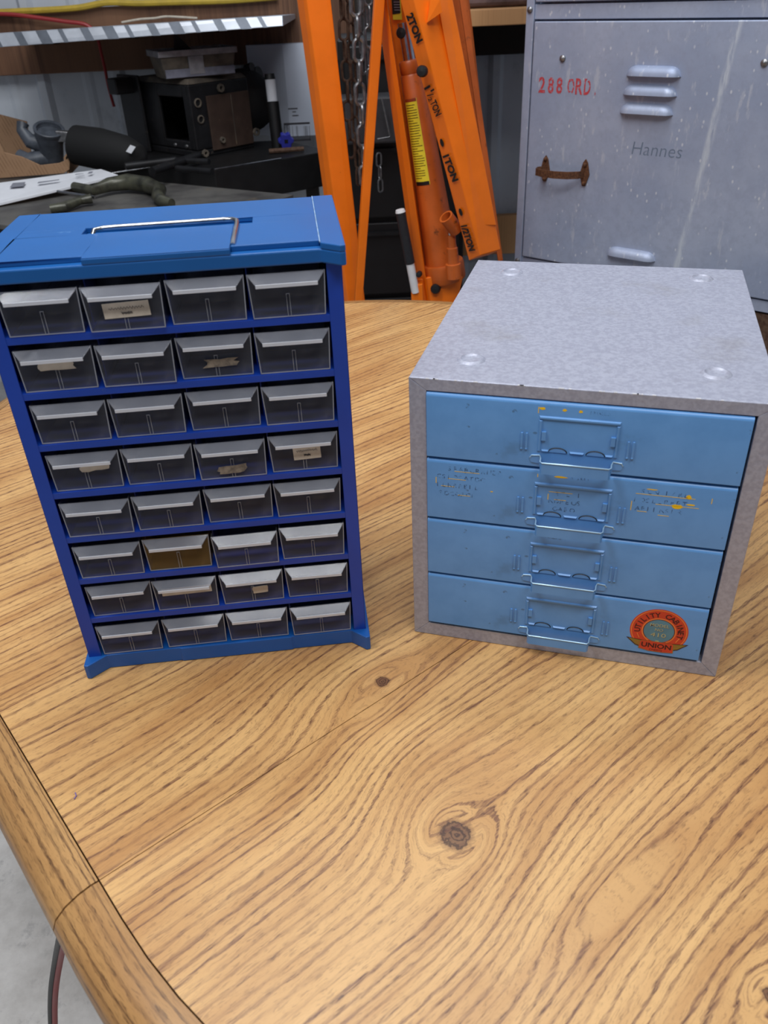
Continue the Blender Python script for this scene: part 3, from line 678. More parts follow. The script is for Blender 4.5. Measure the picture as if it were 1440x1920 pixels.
for row in range(8):          # 0 = top row
    for c in range(4):
        if (row, c) == (5, 1): d = make_drawer(amber_face); d['label'] = 'drawer of yellowed amber plastic'
        elif first: d = dproto; first = False
        else: d = copy_tree(dproto)
        d.parent = bc
        jy = random.uniform(-0.0015, 0.0025); 
        if (row, c) in ((5, 2), (0, 1)): jy -= 0.003
        d.location = (IL + 0.0018 + DW / 2 + c * 0.0612 + random.uniform(-.0004, .0004), NF + 0.0015 + jy, RT[7 - row] + 0.0006)
        d.rotation_euler = (0, 0, random.uniform(-0.012, 0.012)); dr_at[(row, c)] = d
def paper_label(row, c, cx, cz, w_, h_, rot, mat, lab, torn=0, clip=None, write=0):
    mb = MB(); P = []; cr, sr = math.cos(rot), math.sin(rot)
    n = 6
    raw = [(-1, -1), (1, -1), (1, 1), (-1, 1)] if not torn else []
    if torn:
        for q in range(16):
            a = 2 * math.pi * q / 16; sc = 1 / max(abs(math.cos(a)), abs(math.sin(a))); k_ = 1 - torn * random.random()
            raw.append((math.cos(a) * sc * k_, math.sin(a) * sc * k_))
    P = [(cx + x * w_ / 2 * cr - y * h_ / 2 * sr, cz + x * w_ / 2 * sr + y * h_ / 2 * cr) for x, y in raw]
    mb.prism(P, -0.0012, -0.0006, lambda a, b, c_: (a, c_, b))
    for q in range(write):
        z = h_ * (0.12 - 0.32 * q); m_ = 40; L_ = w_ * (0.38 if q == 0 else 0.12)
        pts = []
        for j in range(m_):
            x = -L_ + 2 * L_ * j / (m_ - 1); y = z + 0.0011 * math.sin(j * 1.9 + q) * (0.5 + random.random())
            pts.append((cx + x * cr - y * sr, -0.0013, cz + x * sr + y * cr))
        mb.tube(pts, 0.00016, 4, mi=1)
    mb.build('paper_label', [mat, ink], dr_at[(row, c)], bevel=0)['label'] = lab
paper_label(0, 1, 0.0015, 0.0160, 0.0345, 0.0115, 0.03, paper, 'aged paper label with handwriting', write=2)
paper_label(1, 0, 0.0005, 0.0215, 0.0290, 0.0090, 0.02, paper, 'torn blank white label', torn=0.16)
paper_label(1, 2, 0.0035, 0.0120, 0.0300, 0.0075, 0.0, paper_worn, 'brown residue of a torn label', torn=0.35)
paper_label(3, 0, 0.0080, 0.0215, 0.0270, 0.0090, 0.06, paper, 'crumpled white label', torn=0.22)
paper_label(3, 2, -0.0010, 0.0085, 0.0270, 0.0085, 0.05, paper_worn, 'peeled grey-brown label scrap', torn=0.25)
paper_label(3, 3, 0.0025, 0.0175, 0.0235, 0.0135, 0.03, paper, 'small rectangular label with faint writing', write=2)
paper_label(6, 1, 0.0010, 0.0215, 0.0460, 0.0080, 0.02, paper, 'long white paper strip')
paper_label(6, 2, 0.0070, 0.0140, 0.0150, 0.0080, 0.03, paper, 'tiny yellowed label', torn=0.1)

# ================================================================== LOCKER
la = R(-42); lo_ = Vector((0.38502, 2.1, 0)); LN = Vector((-math.sin(la), math.cos(la), 0))
lk = empty('locker', (lo_.x, lo_.y, FZ), la, label='dull aluminium locker with rusted handle and red stencilled lettering', cat='locker')
Z = lambda z: z - FZ
LW, LDp = 0.66, 0.45
mb = MB(); mb.box(-0.024, LW + 0.024, 0.02, LDp, 0.0, 1.9)
mb.build('body', alu, lk, bevel=0.002)
for x0, x1 in ((-0.024, -0.004), (LW + 0.004, LW + 0.024)): 
    mb = MB(); mb.box(x0, x1, -0.004, 0.02, 0, 1.9); mb.build('corner_post', alu, lk, bevel=0.0015)
MB().box(-0.004, LW + 0.004, 0.0, 0.02, Z(0.4705), Z(0.4985)).build('cross_rail', alu, lk, bevel=0.001)
MB().box(-0.004, LW + 0.004, 0.0, 0.02, Z(-0.075), Z(-0.050)).build('cross_rail', alu, lk, bevel=0.001)
mb = MB(); mb.box(-0.004, LW + 0.004, 0.004, 0.0195, 0, Z(-0.08)); mb.build('lower_panel', rustm, lk)
def ldoor(z0, z1, full):
    d = empty('door', (0, 0, Z(z0))); d.parent = lk; h = z1 - z0
    MB().box(0.0, LW, -0.006, 0.014, 0.0, h).build('door_panel', alu, d, bevel=0.002)
    if not full: return d
    def louver(xc, zc):
        mb = MB(); hw, hh, dp = 0.060, 0.0165, 0.016; n = 20; vs = []; m = 5
        # half dome, open at its lower edge
        prof = []
        xs = [(-hw) + 2 * hw * q / n for q in range(n + 1)]
        for q in range(n + 1):
            u = q / n; e_ = min(u, 1 - u) * n / 4.0; k_ = math.sqrt(max(0.0, 1 - (1 - min(1, e_)) ** 2)) if e_ < 1 else 1
            for j in range(m + 1):
                a = math.pi / 2 * j / m
                vs.append((xs[q] + xc, -0.006 - dp * math.sin(a) * k_, zc + hh * (math.cos(a) * 1.15 * k_ - 0.5) ))
            vs.append((xs[q] + xc, -0.006, zc - hh * 0.5 - 0.001))
        w_ = m + 2
        mb.add(vs, [(q * w_ + j, (q + 1) * w_ + j, (q + 1) * w_ + j + 1, q * w_ + j + 1) for q in range(n) for j in range(m + 1)])
        return mb.build('louver', alu, d, smooth=True)
    for k in range(3): louver(0.292 - 0.003 * k, 0.3765 - z0 - k * 0.0355)
    for k in range(3): louver(0.292 - 0.003 * k, 0.004 - z0 - k * 0.0355) if -0.01 - k * 0.0355 > z0 + 0.01 else None
    for x in (0.077, 0.512): MB().lathe([(0.0072, 0), (0.0068, 0.003), (0.004, 0.0052), (0.0001, 0.006)], (x, -0.006, 0.3965 - z0), (0, -1, 0), 16).build('rivet', galv, d, smooth=True)
    # stencil: 288 ORD.
    mb = MB(); x = 0.020
    for ch, wd in (('2', .020), (' ', .004), ('8', .018), (' ', .004), ('8', .018), (' ', .010), ('O', .020), ('R', .021), ('D', .019), (' ', .008), ('.', .005)):
        if ch == ' ': x += wd; continue
        v, f = text2d(ch, 0.044, 0.02); x0_ = min(p[0] for p in v); x1_ = max(p[0] for p in v); sx = (wd - 0.003) / (x1_ - x0_)
        vv = [(x + (p[0] - x0_) * sx, -0.0064, 0.328 - z0 + p[1]) for p in v]
        ff = []
        for g in f:
            gx = sum(v[k][0] for k in g) / len(g); gy = sum(v[k][1] for k in g) / len(g); mid = (x0_ + x1_) / 2
            if ch in 'OD8' and abs(gx - mid) < (x1_ - x0_) * 0.07 and ch != '8': continue
            ff.append(g)
        mb.add(vv, ff); x += wd
    mb.build('stencil_lettering', redink, d, hollow_fix=False)['label'] = 'red stencilled number and ORD.'
    mb = MB()
    add_text(mb, 'Hannes', 0.038, lambda a, b: (0.264 + a + b * 0.12, -0.0064, 0.216 - z0 + b), -0.014, 0.112)
    mb.build('faint_writing', pencil, d, hollow_fix=False)['label'] = 'faint handwritten name'
    # rusty pull handle
    hd = empty('handle', (0, -0.006, 0.165 - z0)); hd.parent = d; hd['label'] = 'rusted steel pull handle'
    mb = MB()
    for x in (0.052, 0.156):
        mb.prism([(x - 0.004, -0.026), (x + 0.004, -0.026), (x + 0.012, 0.0), (x + 0.006, 0.024), (x - 0.0, 0.032), (x - 0.006, 0.024), (x - 0.012, 0.0)], -0.0035, 0, lambda a, b, c: (a, c, b))
    pts = [(0.052, -0.002), (0.040, -0.018), (0.045, -0.034), (0.065, -0.042), (0.100, -0.045), (0.130, -0.038), (0.150, -0.022), (0.156, -0.002)]
    vs = []
    for (a, b) in pts: vs += [(a, b, -0.008), (a, b, 0.008), (a, b + 0.003, 0.008), (a, b + 0.003, -0.008)]
    mb.add(vs, [(4 * k + j, 4 * k + (j + 1) % 4, 4 * k + 4 + (j + 1) % 4, 4 * k + 4 + j) for k in range(len(pts) - 1) for j in range(4)])
    for x, z_ in ((0.052, 0.024), (0.156, 0.020), (0.156, -0.020), (0.052, -0.020)): mb.lathe([(0.0045, 0), (0.004, 0.0035), (0.0001, 0.005)], (x, -0.0035, z_), (0, -1, 0), 12)
    for p_ in hd.children: pass
    o = mb.build('pull', rust_handle, d, smooth=False, bevel=0.0008); o.location = (0, -0.006, 0.165 - z0); o['label'] = 'rusted steel pull handle'
    bpy.data.objects.remove(hd)
    return d
ldoor(-0.046, 0.4665, True); ldoor(0.503, 1.02, False)
for x, z_ in ((-0.014, 0.489), (LW + 0.014, 0.489), (-0.014, -0.06)): MB().lathe([(0.0068, 0), (0.0062, 0.003), (0.0035, 0.005), (0.0001, 0.0058)], (x, -0.004, Z(z_)), (0, -1, 0), 16).build('rivet', galv, lk, smooth=True)

# ================================================================== ENGINE HOIST
HY = 2.0
ho = empty('shop_crane', (0.0, 2.05, FZ), 0, label='folded orange engine hoist standing between the bench and locker', cat='hoist')
def bar_mb(ridge, left, right, YR, YL, YRt, t0=0.0, t1=1.0, mb=None, bottom_z=None, top_z=None):
    """a straight square bar given by its front edge line and its two side edge lines"""
    def line(pp, Y):
        a, b = at_y(*pp[0], Y), at_y(*pp[1], Y)
        lo2, hi2 = t0, t1
        if bottom_z is not None: hi2 = (bottom_z - a.z) / (b.z - a.z)
        if top_z is not None: lo2 = (top_z - a.z) / (b.z - a.z)
        return a.lerp(b, lo2), a.lerp(b, hi2)
    r, l, g = line(ridge, YR), line(left, YL), line(right, YRt)
    bk = [l[i] + g[i] - r[i] for i in (0, 1)]
    mb = mb or MB()
    mb.hexa([r[1], g[1], bk[1], l[1], r[0], g[0], bk[0], l[0]])
    return mb, r, l, g
part = lambda mb, name, mat, **kw: mb.build(name, mat, ho, world=True, **kw)
# left leg
mb, *_ = bar_mb([(575, 0), (651, 555)], [(556, 0), (632, 555)], [(621, 0), (684, 555)], 2.00, 2.035, 2.012, bottom_z=FZ + 0.02, top_z=0.85)
part(mb, 'leg', orange, bevel=0.003)
# thin brace
mb, *_ = bar_mb([(703, 0), (667, 550)], [(700, 0), (664, 550)], [(722, 0), (681, 550)], 1.93, 1.95, 1.934, bottom_z=FZ + 0.25, top_z=0.85)
part(mb, 'brace', orange, bevel=0.0015)
# mast, a channel: front flange on the left, web behind, ram inside
mb, r, l, g = bar_mb([(725, 0), (803, 555)], [(705, 0), (783, 555)], [(727, 0), (805, 555)], 1.945, 1.985, 1.99, bottom_z=FZ + 0.02, top_z=0.85)
mb, *_ = bar_mb([(727, 0), (803, 555)], [(726, 0), (802, 555)], [(800, 0), (840, 555)], 2.045, 2.06, 2.05, mb=mb, bottom_z=FZ + 0.02, top_z=0.85)
part(mb, 'mast', orange, bevel=0.003)
# boom with capacity marks
mb, br, bl, bg = bar_mb([(776, 0), (901, 479)], [(750, 0), (879, 489)], [(846, 0), (939, 468)], 1.86, 1.885, 1.90, t0=-0.45)
boom = part(mb, 'boom', orange, bevel=0.002)
# second plate of the boom and gusset
mb, *_ = bar_mb([(820, 0), (886, 352)], [(819, 0), (885, 352)], [(849, 0), (917, 352)], 1.872, 1.885, 1.896, t0=-0.45, t1=1.23)
part(mb, 'boom_flange', orange, bevel=0.0015)
gp = [at_y(800, 42, 1.872), at_y(828, 22, 1.86), at_y(824, 0, 1.86), at_y(806, 0, 1.872)]
mb = MB(); mb.hexa([gp[0], gp[1], gp[2], gp[3]] + [p + Vector((0, -0.012, 0)) for p in gp]); part(mb, 'gusset', orange)
# rear upright
mb, *_ = bar_mb([(836, 0), (930, 480)], [(834, 0), (928, 480)], [(880, 0), (925, 400)], 2.16, 2.2, 2.18, bottom_z=-0.06, top_z=0.85)
part(mb, 'rear_upright', orange_dull, bevel=0.003)
mb, *_ = bar_mb([(862, 0), (918, 380)], [(861, 0), (917, 380)], [(874, 0), (928, 380)], 2.10, 2.12, 2.11, bottom_z=-0.06, top_z=0.85)
part(mb, 'rear_strap', orange_dull, bevel=0.002)
# base
pb = at_y(740, 560, 2.05)
MB().box(-0.08, 0.34, 1.96, 2.14, FZ, FZ + 0.08).build('base', orange, ho, world=True, bevel=0.004)
# hydraulic ram
r0, r1 = at_y(768, 112, 2.0), at_y(830, 498, 1.995); ax = (r1 - r0).normalized(); LR = (r1 - r0).length
ram = MB().lathe([(0.001, 0), (0.0215, 0), (0.024, 0.004), (0.024, 0.024), (0.0225, 0.026), (0.025, 0.03), (0.033, LR * 0.5), (0.041, LR - 0.02), (0.043, LR)], r0, ax, 28)
ram.lathe([(0.001, -0.01), (0.050, -0.01), (0.052, -0.004), (0.052, 0.030), (0.050, 0.034), (0.001, 0.034)], r1, ax, 28)
rm_o = part(ram, 'hydraulic_ram', orange_dull, smooth=True)
MB().lathe([(0.001, -0.07), (0.013, -0.07), (0.013, 0.0)], r0, ax, 18).build('ram_rod', chrome, ho, world=True, smooth=True)
# warning label wrapped on the ram
side = ax.cross(Vector((0, 1, 0))).normalized(); 
frt = side.cross(ax).normalized()
if frt.y > 0: frt = -frt
def wrap(mb, u0, u1, a0, a1, rr, mi):
    n = 8; vs = []
    for q in range(n + 1):
        a = a0 + (a1 - a0) * q / n
        for u in (u0, u1):
            vs.append(r0 + ax * u + (frt * math.cos(a) + side * math.sin(a)) * (rr - 0.0012 + 0.0175 * (u / LR)))
    mb.add(vs, [(2 * q, 2 * q + 1, 2 * q + 3, 2 * q + 2) for q in range(n)], mi)
if side.x < 0: side = -side
L0, L1 = LR * 0.16, LR * 0.56
mb = MB(); wrap(mb, L0, L1, R(-62), R(0), 0.0258, 0)
wrap(mb, L0, L0 + 0.006, R(-60), R(-2), 0.0262, 2); wrap(mb, L1 - 0.008, L1, R(-60), R(-2), 0.0262, 1)
u = L0 + 0.012
while u < L1 - 0.012:
    wrap(mb, u, u + 0.0012, R(-56), R(-56 + random.choice((44, 50, 50, 38, 28))), 0.0262, 1); u += 0.0052
mb.build('warning_sticker', [yellow, black, plain('sticker_red', srgb(150, 60, 30))], ho, world=True, hollow_fix=False)['label'] = 'yellow instruction sticker with lines of print'
# pump cup and release valve
pc0, pc1 = at_y(836, 406, 1.90), at_y(856, 432, 1.915)
mb = MB(); a2 = (pc1 - pc0).normalized(); mb.lathe([(0.0125, 0), (0.0165, 0), (0.017, 0.045), (0.001, 0.05)], pc0, a2, 18); mb.lathe([(0.0125, 0), (0.0115, 0.03), (0.001, 0.03)], pc0, a2, 18)
v0, v1 = at_y(846, 440, 1.92), at_y(850, 500, 1.92); a3 = (v1 - v0).normalized()
mb.lathe([(0.001, 0), (0.010, 0.0), (0.010, 0.028), (0.013, 0.03), (0.014, 0.065), (0.018, 0.067), (0.018, 0.10), (0.001, 0.10)], v0, a3, 18)
part(mb, 'pump', orange_dull, smooth=True)
MB().lathe([(0.001, -0.012), (0.0078, -0.012), (0.0078, 0.004), (0.001, 0.004)], v0, a3, 14).build('pump_plunger', chrome, ho, world=True, smooth=True)
# foot bracket
b0 = at_y(784, 520, 1.94); 
mb = MB(); pl = [at_y(*q, 1.955) for q in ((770, 528), (840, 512), (868, 520), (850, 600), (775, 600))]
mb.prism([(p.x, p.z) for p in pl], 1.955, 1.965, lambda a, b, c: (a, c, b)); pl2 = [at_y(*q, 1.94) for q in ((771, 533), (792, 530), (795, 600), (772, 600))]
mb.prism([(p.x, p.z) for p in pl2], 1.93, 1.955, lambda a, b, c: (a, c, b))
part(mb, 'foot_bracket', orange, bevel=0.002)
# pins / bolt heads
for px, py, Y, rr in ((755, 62, 2.000, 0.0115), (793, 134, 1.855, 0.011), (887, 522, 1.95, 0.008), (818, 541, 1.953, 0.012), (787, 514, 1.94, 0.007)):
    p = at_y(px, py, Y)
    MB().lathe([(rr, 0), (rr, 0.012), (rr * 0.8, 0.016), (0.0001, 0.017)], p + Vector((0, 0.004, 0)), (-0.25, -1, 0.1), 14).build('pin', dirty, ho, world=True, smooth=True)
# hole marks and stencilled capacities on the boom's left face
u_ax = (bl[1] - bl[0]).normalized(); v_ax = (br[0] - bl[0]); v_ax = (v_ax - u_ax * v_ax.dot(u_ax)); fw_ = v_ax.length; v_ax.normalize()
nrm = u_ax.cross(v_ax).normalized()
if nrm.y > 0: nrm = -nrm
def on_face(px, py): return at_plane(px, py, bl[0], nrm)
for txt, p0, p1 in (('2TON', (766, 27), (786, 80)), ('1 /2TON', (799, 163), (821, 216)), ('1TON', (834, 291), (853, 340)), ('1/2TON', (868, 422), (884, 470))):
    A, B = on_face(*p0), on_face(*p1); lng = (B - A).length; h_ = 0.026; mb = MB()
    dirv = (B - A).normalized(); up = (v_ax - dirv * v_ax.dot(dirv)).normalized()
    fn = lambda a, b: A + dirv * a + up * (b - 0.004) + nrm * 0.0028
    if txt == '1 /2TON':
        add_text(mb, '1', h_, fn, 0.02, lng * 0.08)
        fn1 = lambda a, b: A + dirv * (a + lng * 0.17) + up * (b + 0.010) + nrm * 0.0028
        add_text(mb, '1', h_ * 0.6, fn1, 0.02, lng * 0.06)
        fn2 = lambda a, b: A + dirv * (a + lng * 0.25) + up * (b - 0.004) + nrm * 0.0028
        add_text(mb, '/', h_, fn2, 0.02, lng * 0.10)
        fn3 = lambda a, b: A + dirv * (a + lng * 0.36) + up * (b - 0.006) + nrm * 0.0028
        add_text(mb, '2', h_ * 0.6, fn3, 0.02, lng * 0.12)
        fn4 = lambda a, b: A + dirv * (a + lng * 0.50) + up * (b - 0.004) + nrm * 0.0028
        add_text(mb, 'TON', h_, fn4, 0.03, lng * 0.52)
    else: add_text(mb, txt, h_, fn, 0.05, lng)
    mb.build('capacity_mark', black, ho, world=True, hollow_fix=False)['label'] = 'black stencilled lifting capacity'
for px, py in ((830, 267), (865, 397)):
    mb = MB(); c_ = on_face(px, py) + nrm * 0.0026; n = 16
    mb.add([c_ + u_ax * 0.0085 * math.cos(2 * math.pi * q / n) + v_ax * 0.0052 * math.sin(2 * math.pi * q / n) for q in range(n)], [tuple(range(n))]); mb.build('pin_hole', black, ho, world=True, hollow_fix=False)
# second sticker at the top of the mast
mn = at_y(740, 0, 2.0)
mb = MB(); q4 = [at_y(*q, 2.0425) for q in ((731, -30), (749, -30), (754, 37), (737, 37))]; mb.add(q4, [(0, 1, 2, 3)], 0)
q4 = [at_y(*q, 2.042) for q in ((732, -30), (748, -30), (751, 25), (736, 27))]; mb.add(q4, [(0, 1, 2, 3)], 1)
for k in range(9):
    yy = -22 + k * 5; q4 = [at_y(*q, 2.0415) for q in ((736 + k * .4, yy), (748 + k * .3, yy), (748 + k * .3, yy + 1.6), (736 + k * .4, yy + 1.6))]; mb.add(q4, [(0, 1, 2, 3)], 2)
mb.build('mast_sticker', [yellow, black, greyprint], ho, world=True, hollow_fix=False)['label'] = 'black and yellow sticker'
# pump handle held upright in a socket: its own thing
p0, p1 = at_y(779, 548, 1.935), at_y(750, 393, 1.935); d_ = p1 - p0
jh = empty('pump_handle', p0, 0, label='black-gripped white jack handle standing in the hoist bracket', cat='handle')
MB().tube([p0, p0.lerp(p1, 0.42)], 0.0098, 16).build('tube', white_p, jh, world=True, smooth=True)
g_ = MB().tube([p0.lerp(p1, 0.36), p0.lerp(p1, 0.37), p0.lerp(p1, 0.97)], [0.0102, 0.0118, 0.0112], 16); g_.build('grip', grip, jh, world=True, smooth=True)
MB().tube([p0.lerp(p1, 0.97), p0.lerp(p1, 1.0)], [0.0118, 0.0100], 16).build('end_cap', white_p, jh, world=True, smooth=True)

# ================================================================== CHAINS
def link_mesh(L_, W_, wr, name, mat):
    pts = []; n = 10; r = (W_ - wr * 2) / 2; h = (L_ - 2 * wr) / 2 - r
    for q in range(n + 1): a = math.pi * q / n; pts.append((r * math.cos(a), 0, h + r * math.sin(a)))
    for q in range(n + 1): a = math.pi + math.pi * q / n; pts.append((r * math.cos(a), 0, -h + r * math.sin(a)))
    o = MB().ring(pts, wr, 8).build('link', mat, smooth=True); me = o.data; bpy.data.objects.remove(o); return me
def chain(px, y0, y1, Y, L_, W_, wr, mat, label, phase=0.0, top_z=0.80):
    P0, P1 = at_y(px, y0, Y), None; P1z = at_y(px, y1, Y).z
    e = empty('chain', (P0.x, Y, P1z), 0, label=label, cat='chain', group='chains hanging by the hoist')
    me = link_mesh(L_, W_, wr, 'link', mat); pitch = L_ - 2.1 * wr; z = L_ / 2; k = 0
    while z + P1z < top_z:
        o = bpy.data.objects.new('link', me); COL.objects.link(o); o.parent = e
        o.location = (random.uniform(-.0012, .0012), random.uniform(-.001, .001), z); o.rotation_euler = (0, random.uniform(-.05, .05), phase + (k % 2) * math.pi / 2 + random.uniform(-.2, .2))
        z += pitch; k += 1
    return e
chain(667, 0, 352, 2.06, 0.052, 0.029, 0.0042, galv, 'heavy galvanised chain hanging longest beside the orange leg', 0.35)
chain(641, 0, 300, 2.12, 0.048, 0.026, 0.0033, rustm, 'brown rusty chain hanging closest to the left orange leg', 0.25)
chain(677, 0, 142, 2.15, 0.046, 0.022, 0.0026, galv, 'short bright chain, end hanging behind the heavy one', 0.9)
chain(690, 0, 168, 2.10, 0.046, 0.022, 0.0028, galv, 'bright chain hanging right beside the thin orange brace', 0.3)
chain(655, 0, 350, 2.22, 0.046, 0.024, 0.0030, rustm, 'dim chain hanging in shadow behind the heavy chain', 0.8)
chain(709, 250, 362, 2.49, 0.040, 0.020, 0.0024, galv, 'small chain dangling in the dark right of the thin brace', 0.5, top_z=at_y(709, 285, 2.49).z)

# ================================================================== BEHIND THE HOIST: black cabinet added to supply the darkness there
dk = empty('dark_filler_cabinet', (0.14, 2.62, FZ), 0.0, label='black cabinet added as darkness behind the orange hoist', cat='cabinet')
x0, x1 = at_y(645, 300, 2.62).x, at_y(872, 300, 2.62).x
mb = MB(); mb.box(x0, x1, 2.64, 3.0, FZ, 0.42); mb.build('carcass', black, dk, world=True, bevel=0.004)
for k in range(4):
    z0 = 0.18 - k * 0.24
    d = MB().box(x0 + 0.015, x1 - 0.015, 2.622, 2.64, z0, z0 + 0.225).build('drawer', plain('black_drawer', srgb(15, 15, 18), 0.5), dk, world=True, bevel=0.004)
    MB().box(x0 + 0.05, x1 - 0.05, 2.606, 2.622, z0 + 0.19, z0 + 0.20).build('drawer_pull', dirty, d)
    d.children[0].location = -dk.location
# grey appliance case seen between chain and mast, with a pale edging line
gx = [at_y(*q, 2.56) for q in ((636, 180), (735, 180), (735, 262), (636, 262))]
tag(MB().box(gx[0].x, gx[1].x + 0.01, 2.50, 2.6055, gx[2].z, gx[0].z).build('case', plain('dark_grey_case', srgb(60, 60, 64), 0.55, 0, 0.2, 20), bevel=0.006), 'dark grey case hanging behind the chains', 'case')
lp = [at_y(716, 185, 2.48), at_y(731, 256, 2.48), at_y(708, 261, 2.48)]
tag(MB().tube(lp, 0.0022, 6).build('wire', galv), 'bent pale wire against the black behind the brace', 'wire')

# ================================================================== RIGHT UPPER SHELF
sz0, sz1 = at_y(935, 48, 2.55).z, at_y(935, 16, 2.55).z
sh = MB().box(at_y(868, 30, 2.55).x, 0.72, 2.55, WY - 0.064, sz0, sz1)
tag(sh.build('shelf_board', pine, bevel=0.002), 'pale pine shelf board left of the locker top', 'shelf')
sb = MB().box(at_y(868, 30, 2.6).x, 0.66, 2.62, 3.05, sz1 + 0.0005, sz1 + 0.09); tag(sb.build('parcel', plain('mauve_wrap', srgb(120, 100, 100), 0.6, 0, 0.3, 20), bevel=0.02, seg=4), 'dull mauve parcel on the pine shelf', 'parcel')

# ================================================================== LEFT: shelf sheet, cords on the wall
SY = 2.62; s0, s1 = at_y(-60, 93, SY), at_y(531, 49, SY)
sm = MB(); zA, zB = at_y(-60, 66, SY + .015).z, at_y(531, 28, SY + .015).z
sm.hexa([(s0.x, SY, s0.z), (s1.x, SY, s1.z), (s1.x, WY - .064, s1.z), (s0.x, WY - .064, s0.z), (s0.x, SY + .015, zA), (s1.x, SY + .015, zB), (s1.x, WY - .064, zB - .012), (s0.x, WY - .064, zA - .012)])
tag(sm.build('metal_shelf', sheet_m, bevel=0.002), 'shiny sheet metal shelf edge along the back wall, painted reflection stripes', 'shelf')
sg = sm
# wall-rib reflections on the sheet, built as duller strips
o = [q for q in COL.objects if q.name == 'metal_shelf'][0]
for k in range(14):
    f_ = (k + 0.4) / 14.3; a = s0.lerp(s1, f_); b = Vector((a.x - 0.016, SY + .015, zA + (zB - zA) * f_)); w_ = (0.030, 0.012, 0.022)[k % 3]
    MB().hexa([(a.x, SY - .0015, a.z), (a.x + w_, SY - .0015, a.z), (a.x + w_, SY + .01, a.z), (a.x, SY + .01, a.z), (b.x, SY + .0135, b.z), (b.x + w_, SY + .0135, b.z), (b.x + w_, SY + .018, b.z), (b.x, SY + .018, b.z)]).build('reflection_stripe', sheet_reflection, o)
for k in range(3):   # shelf brackets back to the wall board
    bx_ = s0.lerp(s1, 0.10 + 0.30 * k); zz = bx_.z + 0.001
    MB().prism([(SY + 0.05, zz), (WY - 0.063, zz), (WY - 0.063, zz - 0.022), (WY - 0.075, zz - 0.022)], bx_.x - 0.004, bx_.x + 0.004, lambda a, b, c: (c, a, b)).build('bracket', black, o)
def cord(name, pxs, Y, r, mat, label, cat, flat=1.0, z=None):
    pts = [at_y(px, py, Y) for px, py in pxs]; fine = []
    for i in range(len(pts) - 1):
        p0_, p1_, p2_, p3_ = pts[max(0, i - 1)], pts[i], pts[i + 1], pts[min(len(pts) - 1, i + 2)]
        for q in range(6):
            t = q / 6; fine.append(0.5 * ((2 * p1_) + (p2_ - p0_) * t + (2 * p0_ - 5 * p1_ + 4 * p2_ - p3_) * t * t + (3 * p1_ - p0_ - 3 * p2_ + p3_) * t ** 3))
    fine.append(pts[-1])
    return tag(MB().tube(fine, r, 8, flat=flat).build(name, mat, smooth=True), label, cat)
cord('strap', [(-40, 24), (40, 21), (100, 18), (150, 14), (200, 5), (260, 6), (330, 4), (430, 1), (520, -6)], 3.12, 0.009, yelcable, 'yellow strap draped along the top wall board', 'strap')
cord('red_cable', [(-40, 26), (20, 27), (70, 33), (120, 40), (160, 46), (180, 62)], 3.10, 0.006, redcable, 'red cable slanting across the upper wall board', 'cable')
cord('hanging_cable', [(183, 70), (190, 100), (197, 130), (204, 165), (214, 200)], 3.10, 0.005, redcable, 'thin red cable hanging down by the black machine', 'cable')
cord('twine', [(228, 42), (262, 36), (290, 34), (310, 31), (340, 32), (370, 34)], 3.09, 0.003, paper, 'loose pale twine lying above the sheet metal shelf', 'twine')

# ================================================================== WELDING BENCH (left)
BZ = 0.10; C = at_z(550, 365, BZ); ua = Vector((-0.848, 0.53, 0)); ub = Vector((-0.53, -0.848, 0))
bn = empty('workbench', (C.x, C.y, FZ), 0, label='scarred grey steel workbench behind the blue cabinet', cat='workbench')
q = [C, C + ua * 1.05, C + ua * 1.05 + ub * 0.52, C + ub * 0.52]
mb = MB(); mb.prism([(p.x, p.y) for p in q], BZ - 0.012, BZ); mb.build('top', bench_m, bn, world=True, bevel=0.0015)
mb = MB()
for a, b in ((q[0], q[1]), (q[1], q[2]), (q[2], q[3]), (q[3], q[0])):
    ins = (sum(q, Vector()) / 4); a2, b2 = a.lerp(ins, 0.04), b.lerp(ins, 0.04); a3, b3 = a.lerp(ins, 0.10), b.lerp(ins, 0.10)
    mb.hexa([Vector((*p.xy, BZ - 0.07)) for p in (a2, b2, b3, a3)] + [Vector((*p.xy, BZ - 0.0122)) for p in (a2, b2, b3, a3)])
mb.build('frame', black, bn, world=True)
for p in q:
    p = p.lerp(sum(q, Vector()) / 4, 0.09); MB().box(p.x - .02, p.x + .02, p.y - .02, p.y + .02, FZ, BZ - 0.0705).build('leg', black, bn, world=True)

# flyer
fz = 0.108
fp = [at_z(-40, 392, BZ + 0.004), at_z(222, 330, BZ + 0.03), at_z(190, 319, BZ + 0.032), at_z(-40, 350, BZ + 0.03)]
mb = MB(); mb.hexa([p - Vector((0, 0, 0.004)) for p in fp] + [p + Vector((0, 0, 0.003)) for p in fp])
fly = mb.build('mailer', mailwhite, bevel=0.001); tag(fly, 'white printed mailer leaning on the box at the left', 'envelope')
N_ = (fp[1] - fp[0]).cross(fp[3] - fp[0]).normalized(); 
if N_.z < 0: N_ = -N_
def onfly(px, py): return at_plane(px, py, fp[0] + Vector((0, 0, 0.0045)), N_)
mb = MB()
for a in (((18, 352), (44, 349), (48, 341), (24, 343)), ((164, 326), (172, 325), (175, 321), (167, 322)), ((70, 344), (110, 338), (112, 336), (72, 341)), ((140, 328), (156, 326), (157, 325), (142, 326)), ((142, 331), (158, 329), (159, 328), (143, 330))):
    mb.add([onfly(*p) for p in a], [(0, 1, 2, 3)])
mb.build('print', greyprint, fly, hollow_fix=False)

